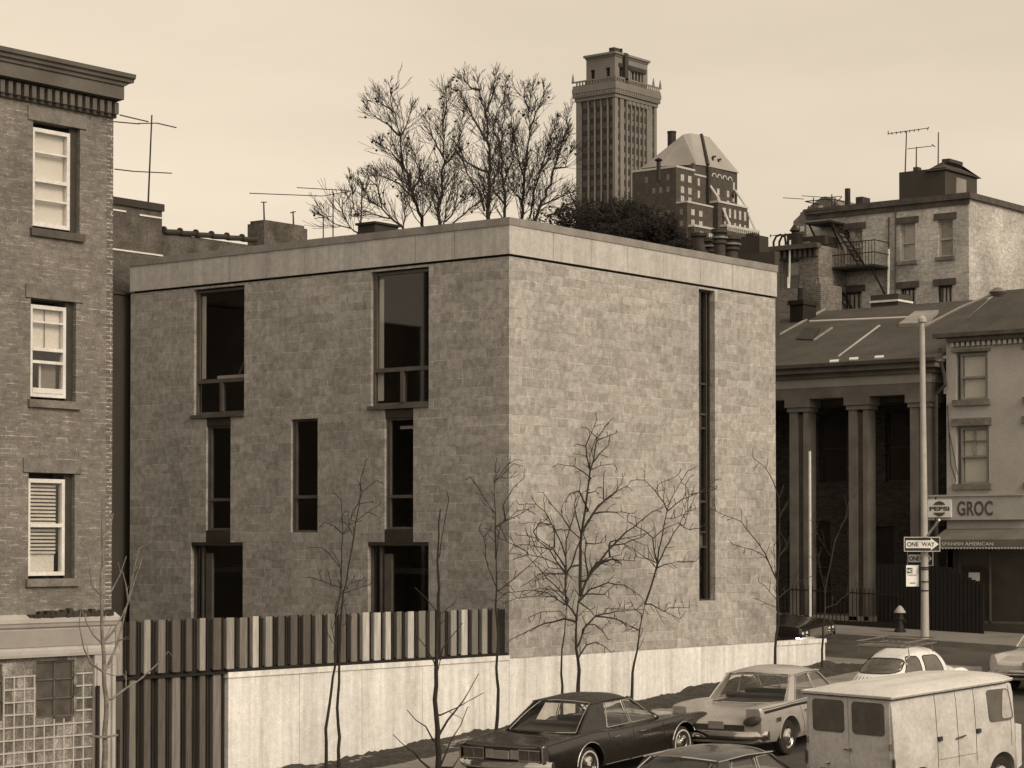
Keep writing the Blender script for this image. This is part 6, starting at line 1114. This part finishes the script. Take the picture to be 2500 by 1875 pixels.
for z_ in (1.56, 1.66): m.tube([(1.05, -.60, z_), (2.35, -.60, z_), (2.35, .60, z_), (1.05, .60, z_), (1.05, -.60, z_)], .015, 5)
for k in range(7): y = -.45+k*.15; m.tube([(1.05, y, 1.56), (2.35, y, 1.56)], .009, 4)
m.build('roof_rack', M['metal'], t)
for nm, x0, sg in (('rear_bumper', .05, -1), ('front_bumper', 4.0, 1)):
    MB().tube([(x0-sg*.25, -.74, .42), (x0, -.62, .42), (x0+sg*.04, 0, .42), (x0, .62, .42), (x0-sg*.25, .74, .42)], .05, 8).build(nm, M['chrome'], t, True)
q = onroad(Z6(930, 650), 1.12); place(t, (q.x-1.0, q.y+.45), math.radians(-3))
# ---------------------------------------------------------------- delivery van
t = thing('delivery_van', 'dirty pale forward-control delivery van with two square rear windows', 'van', (0, 0, 0), None, local=True)
def vprof(w_, z0, zt_): 
    return [(0, z0), (w_*.9, z0), (w_*.98, z0+.05), (w_, z0+.20), (w_*1.0, .95), (w_*.995, 1.12), (w_*.965, 1.66), (w_*.94, zt_-.06), (w_*.93, zt_-.015), (w_*.5, zt_-.002), (0, zt_)]
vk = [(0.0, .93, .36, 1.875), (.03, .945, .34, 1.89), (.5, .955, .32, 1.895), (1.7, .96, .32, 1.895), (2.6, .955, .32, 1.895), (3.0, .935, .32, 1.87), (3.16, .90, .33, 1.82), (3.25, .82, .36, 1.68)]
b = loft(vk, vprof, 44).build('body', M['van'], t); cut(b, [(.62, .33, .39, .955), (2.75, .33, .39, .955)])
def nose(x, y): pass
MB().prism([(3.23, .36), (3.37, .42), (3.39, 1.1), (3.23, 1.14)], lambda x, z: (x, -.86, z), lambda x, z: (x, .86, z)).build('nose_panel', M['van'], t)
MB().add([(3.38, -.74, 1.16), (3.38, .74, 1.16), (3.2, .70, 1.73), (3.2, -.70, 1.73)], [(0, 1, 2, 3)]).build('windscreen', M['van_glass'], t)
for x in (.62, 2.75):
    for s in (-1, 1): wheel(t, x, s*.82, .32, .18, False)
# pressed roof with ribs and a rain gutter all round
rf = MB(); nu, nv = 16, 24
def vr(u, v): 
    x = -.05+3.30*v; w_ = .955-.16*(max(0, v-.85)/.15)**2; e = 1-abs(u)**2.6; z = 1.90+.125*e**.8*(1-.45*max(0, v-.8)/.2)*min(1, (v/.10)**.5 if v > 0 else 0); rib = .013*math.cos(u*math.pi*3.2)*(1 if .12 < v < .8 else 0)*(abs(u) < .8); return (x, u*w_, z+rib)
rf.add([vr(-1+2*i/nu, j/nv) for i in range(nu+1) for j in range(nv+1)], [(i*(nv+1)+j, (i+1)*(nv+1)+j, (i+1)*(nv+1)+j+1, i*(nv+1)+j+1) for i in range(nu) for j in range(nv)])
ro = rf.build('roof', M['van_roof'], t, True, 60); g_ = MB()
ring = [(-.05, -.955), (2.8, -.955), (3.15, -.88), (3.26, -.6), (3.26, .6), (3.15, .88), (2.8, .955), (-.05, .955), (-.05, -.955)]
g_.tube([(x, y, 1.9) for x, y in ring], .016, 6); g_.tube([(x, y*.99, 1.877) for x, y in ring], .010, 5); g_.build('gutter', M['van_roof'], ro); MB().tube([(x+(.012 if x < 0 else 0), y*.982, 1.863) for x, y in ring], .011, 5).build('gutter_shade_line', M['rubber'], ro)  # last tube is solid, coloured dark as the shade under the gutter
def flat_glass(nm, u0, u1, z0, z1, ax_, mat=M['van_glass'], par=t):
    pts = rnd_poly([(u0, z0), (u1, z0), (u1, z1), (u0, z1)], .12, 4)
    if ax_ == 'rear': f0, f1 = (lambda u, z: (-.004+.0*z, u, z)), (lambda u, z: (-.012, u, z))
    elif ax_ == 'R': f0, f1 = (lambda u, z: (u, -(.962-.052*(z-1.02)/.7)-.0, z)), (lambda u, z: (u, -(.962-.052*(z-1.02)/.7)-.012, z))
    m = MB().prism(pts, f0, f1); o = m.build(nm, mat, par); MB().tube([f1(*p) for p in pts]+[f1(*pts[0])], .014, 5).build('seal', M['van'], o); return o
rdr = []
for s, lab in ((-1, 0), (1, 1)):
    y0, y1 = (-.86, -.012) if s < 0 else (.012, .86)
    d_ = MB().box(-.014, y0, .44, -.001, y1, 1.835).build('rear_door', M['van'], t); flat = rnd_poly([(y0+.10 if s < 0 else y0+.07, 1.26), (y1-.07 if s < 0 else y1-.10, 1.26), (y1-.07 if s < 0 else y1-.10, 1.79), (y0+.10 if s < 0 else y0+.07, 1.79)], .14, 4)
    o = MB().prism(flat, lambda u, z: (-.015, u, z), lambda u, z: (-.020, u, z)).build('door_window', M['van_glass'], d_); MB().tube([(-.02, *p) for p in flat]+[(-.02, *flat[0])], .012, 5).build('seal', M['van_roof'], d_) if False else None
    h_ = MB()
    for z in (1.10, .58): h_.lathe([(.022, -.05), (.022, .05)], (-.03, s*.87, z), 'z', 8, True)
    h_.build('hinge', M['metal'], d_)
    MB().prism(rnd_poly([(s*.925-.022, .70), (s*.925+.022, .70), (s*.925+.022, .92), (s*.925-.022, .92)], .3), lambda u, z: (.0, u, z), lambda u, z: (-.03, u, z)).build('tail_lamp', M['lamp_red'], t)
MB().tube([(-.03, .10, 1.0), (-.045, -.06, 1.0)], .012, 5).lathe([(.03, -.05), (.03, -.02)], (0, -.05, 1.0), 'x', 8, True).build('door_handle', M['chrome'], t)
MB().box(-.03, .28, .48, -.015, .62, .66).build('number_plate', M['lintel'], t); MB().tube([(-.04, .46, .74), (-.04, .40, .76)], .022, 6).build('plate_lamp', M['chrome'], t)
bv = BVHTree.FromPolygons([v.co.copy() for v in b.data.vertices], [tuple(p.vertices) for p in b.data.polygons])
sm = MB(); sd_ = lambda x, z, s: (bv.ray_cast(Vector((x, s*2, z)), Vector((0, -s, 0)))[0] or Vector((x, s*.95, z)))
for s in (-1, 1):
    for x in (1.05, 1.58, 2.05): sm.tube([sd_(x, z, s) for z in (.42, .7, .95, 1.12, 1.3, 1.66, 1.85)], .006, 4)
    sm.tube([sd_(3.02, z, s) for z in (.8, 1.0, 1.3, 1.66, 1.80)], .006, 4)
    sm.tube([sd_(x, .78, s) for x in np.linspace(1.05, 2.05, 8)], .004, 4)
sm.build('panel_seams', M['rubber'], b)
hm = MB()
for x, z in ((1.10, 1.12), (2.10, 1.14)): p = sd_(x, z, -1); hm.box(p.x-.04, p.y-.035, z-.035, p.x+.05, p.y, z+.035)
p = sd_(1.62, 1.08, -1); hm.tube([p+Vector((-.12, -.03, 0)), p+Vector((.1, -.045, .03))], .014, 5); hm.build('side_latches', M['dark_frame'], b)
pts = rnd_poly([(2.42, 1.24), (3.06, 1.24), (2.98, 1.76), (2.38, 1.78)], .16, 4)
o = MB().prism(pts, lambda u, z: (u, -(.958-.052*(z-1.12)/.7), z), lambda u, z: (u, -(.970-.052*(z-1.12)/.7), z)).build('cab_window', M['van_glass'], t)
MB().prism(rnd_poly([(2.74, 1.27), (3.02, 1.27), (2.95, 1.73), (2.82, 1.75)], .2, 3), lambda u, z: (u, -(.971-.052*(z-1.12)/.7), z), lambda u, z: (u, -(.975-.052*(z-1.12)/.7), z)).build('plastic_sheet', M['plastic_bag'], o)
MB().lathe([(.055, -.02), (.065, 0), (.001, .01)], (.55, -.965, .62), 'y', 14).build('fuel_cap', M['van'], b)
MB().tube([(-.1, -.9, .42), (-.13, 0, .42), (-.1, .9, .42)], .05, 6).build('rear_bumper', M['metal'], t)
q = onroad(Z6(925, 940), 1.90); hd1 = math.radians(-11); w0 = Vector((-math.sin(hd1), math.cos(hd1), 0))*.95; place(t, (q.x+w0.x, q.y+w0.y), hd1)
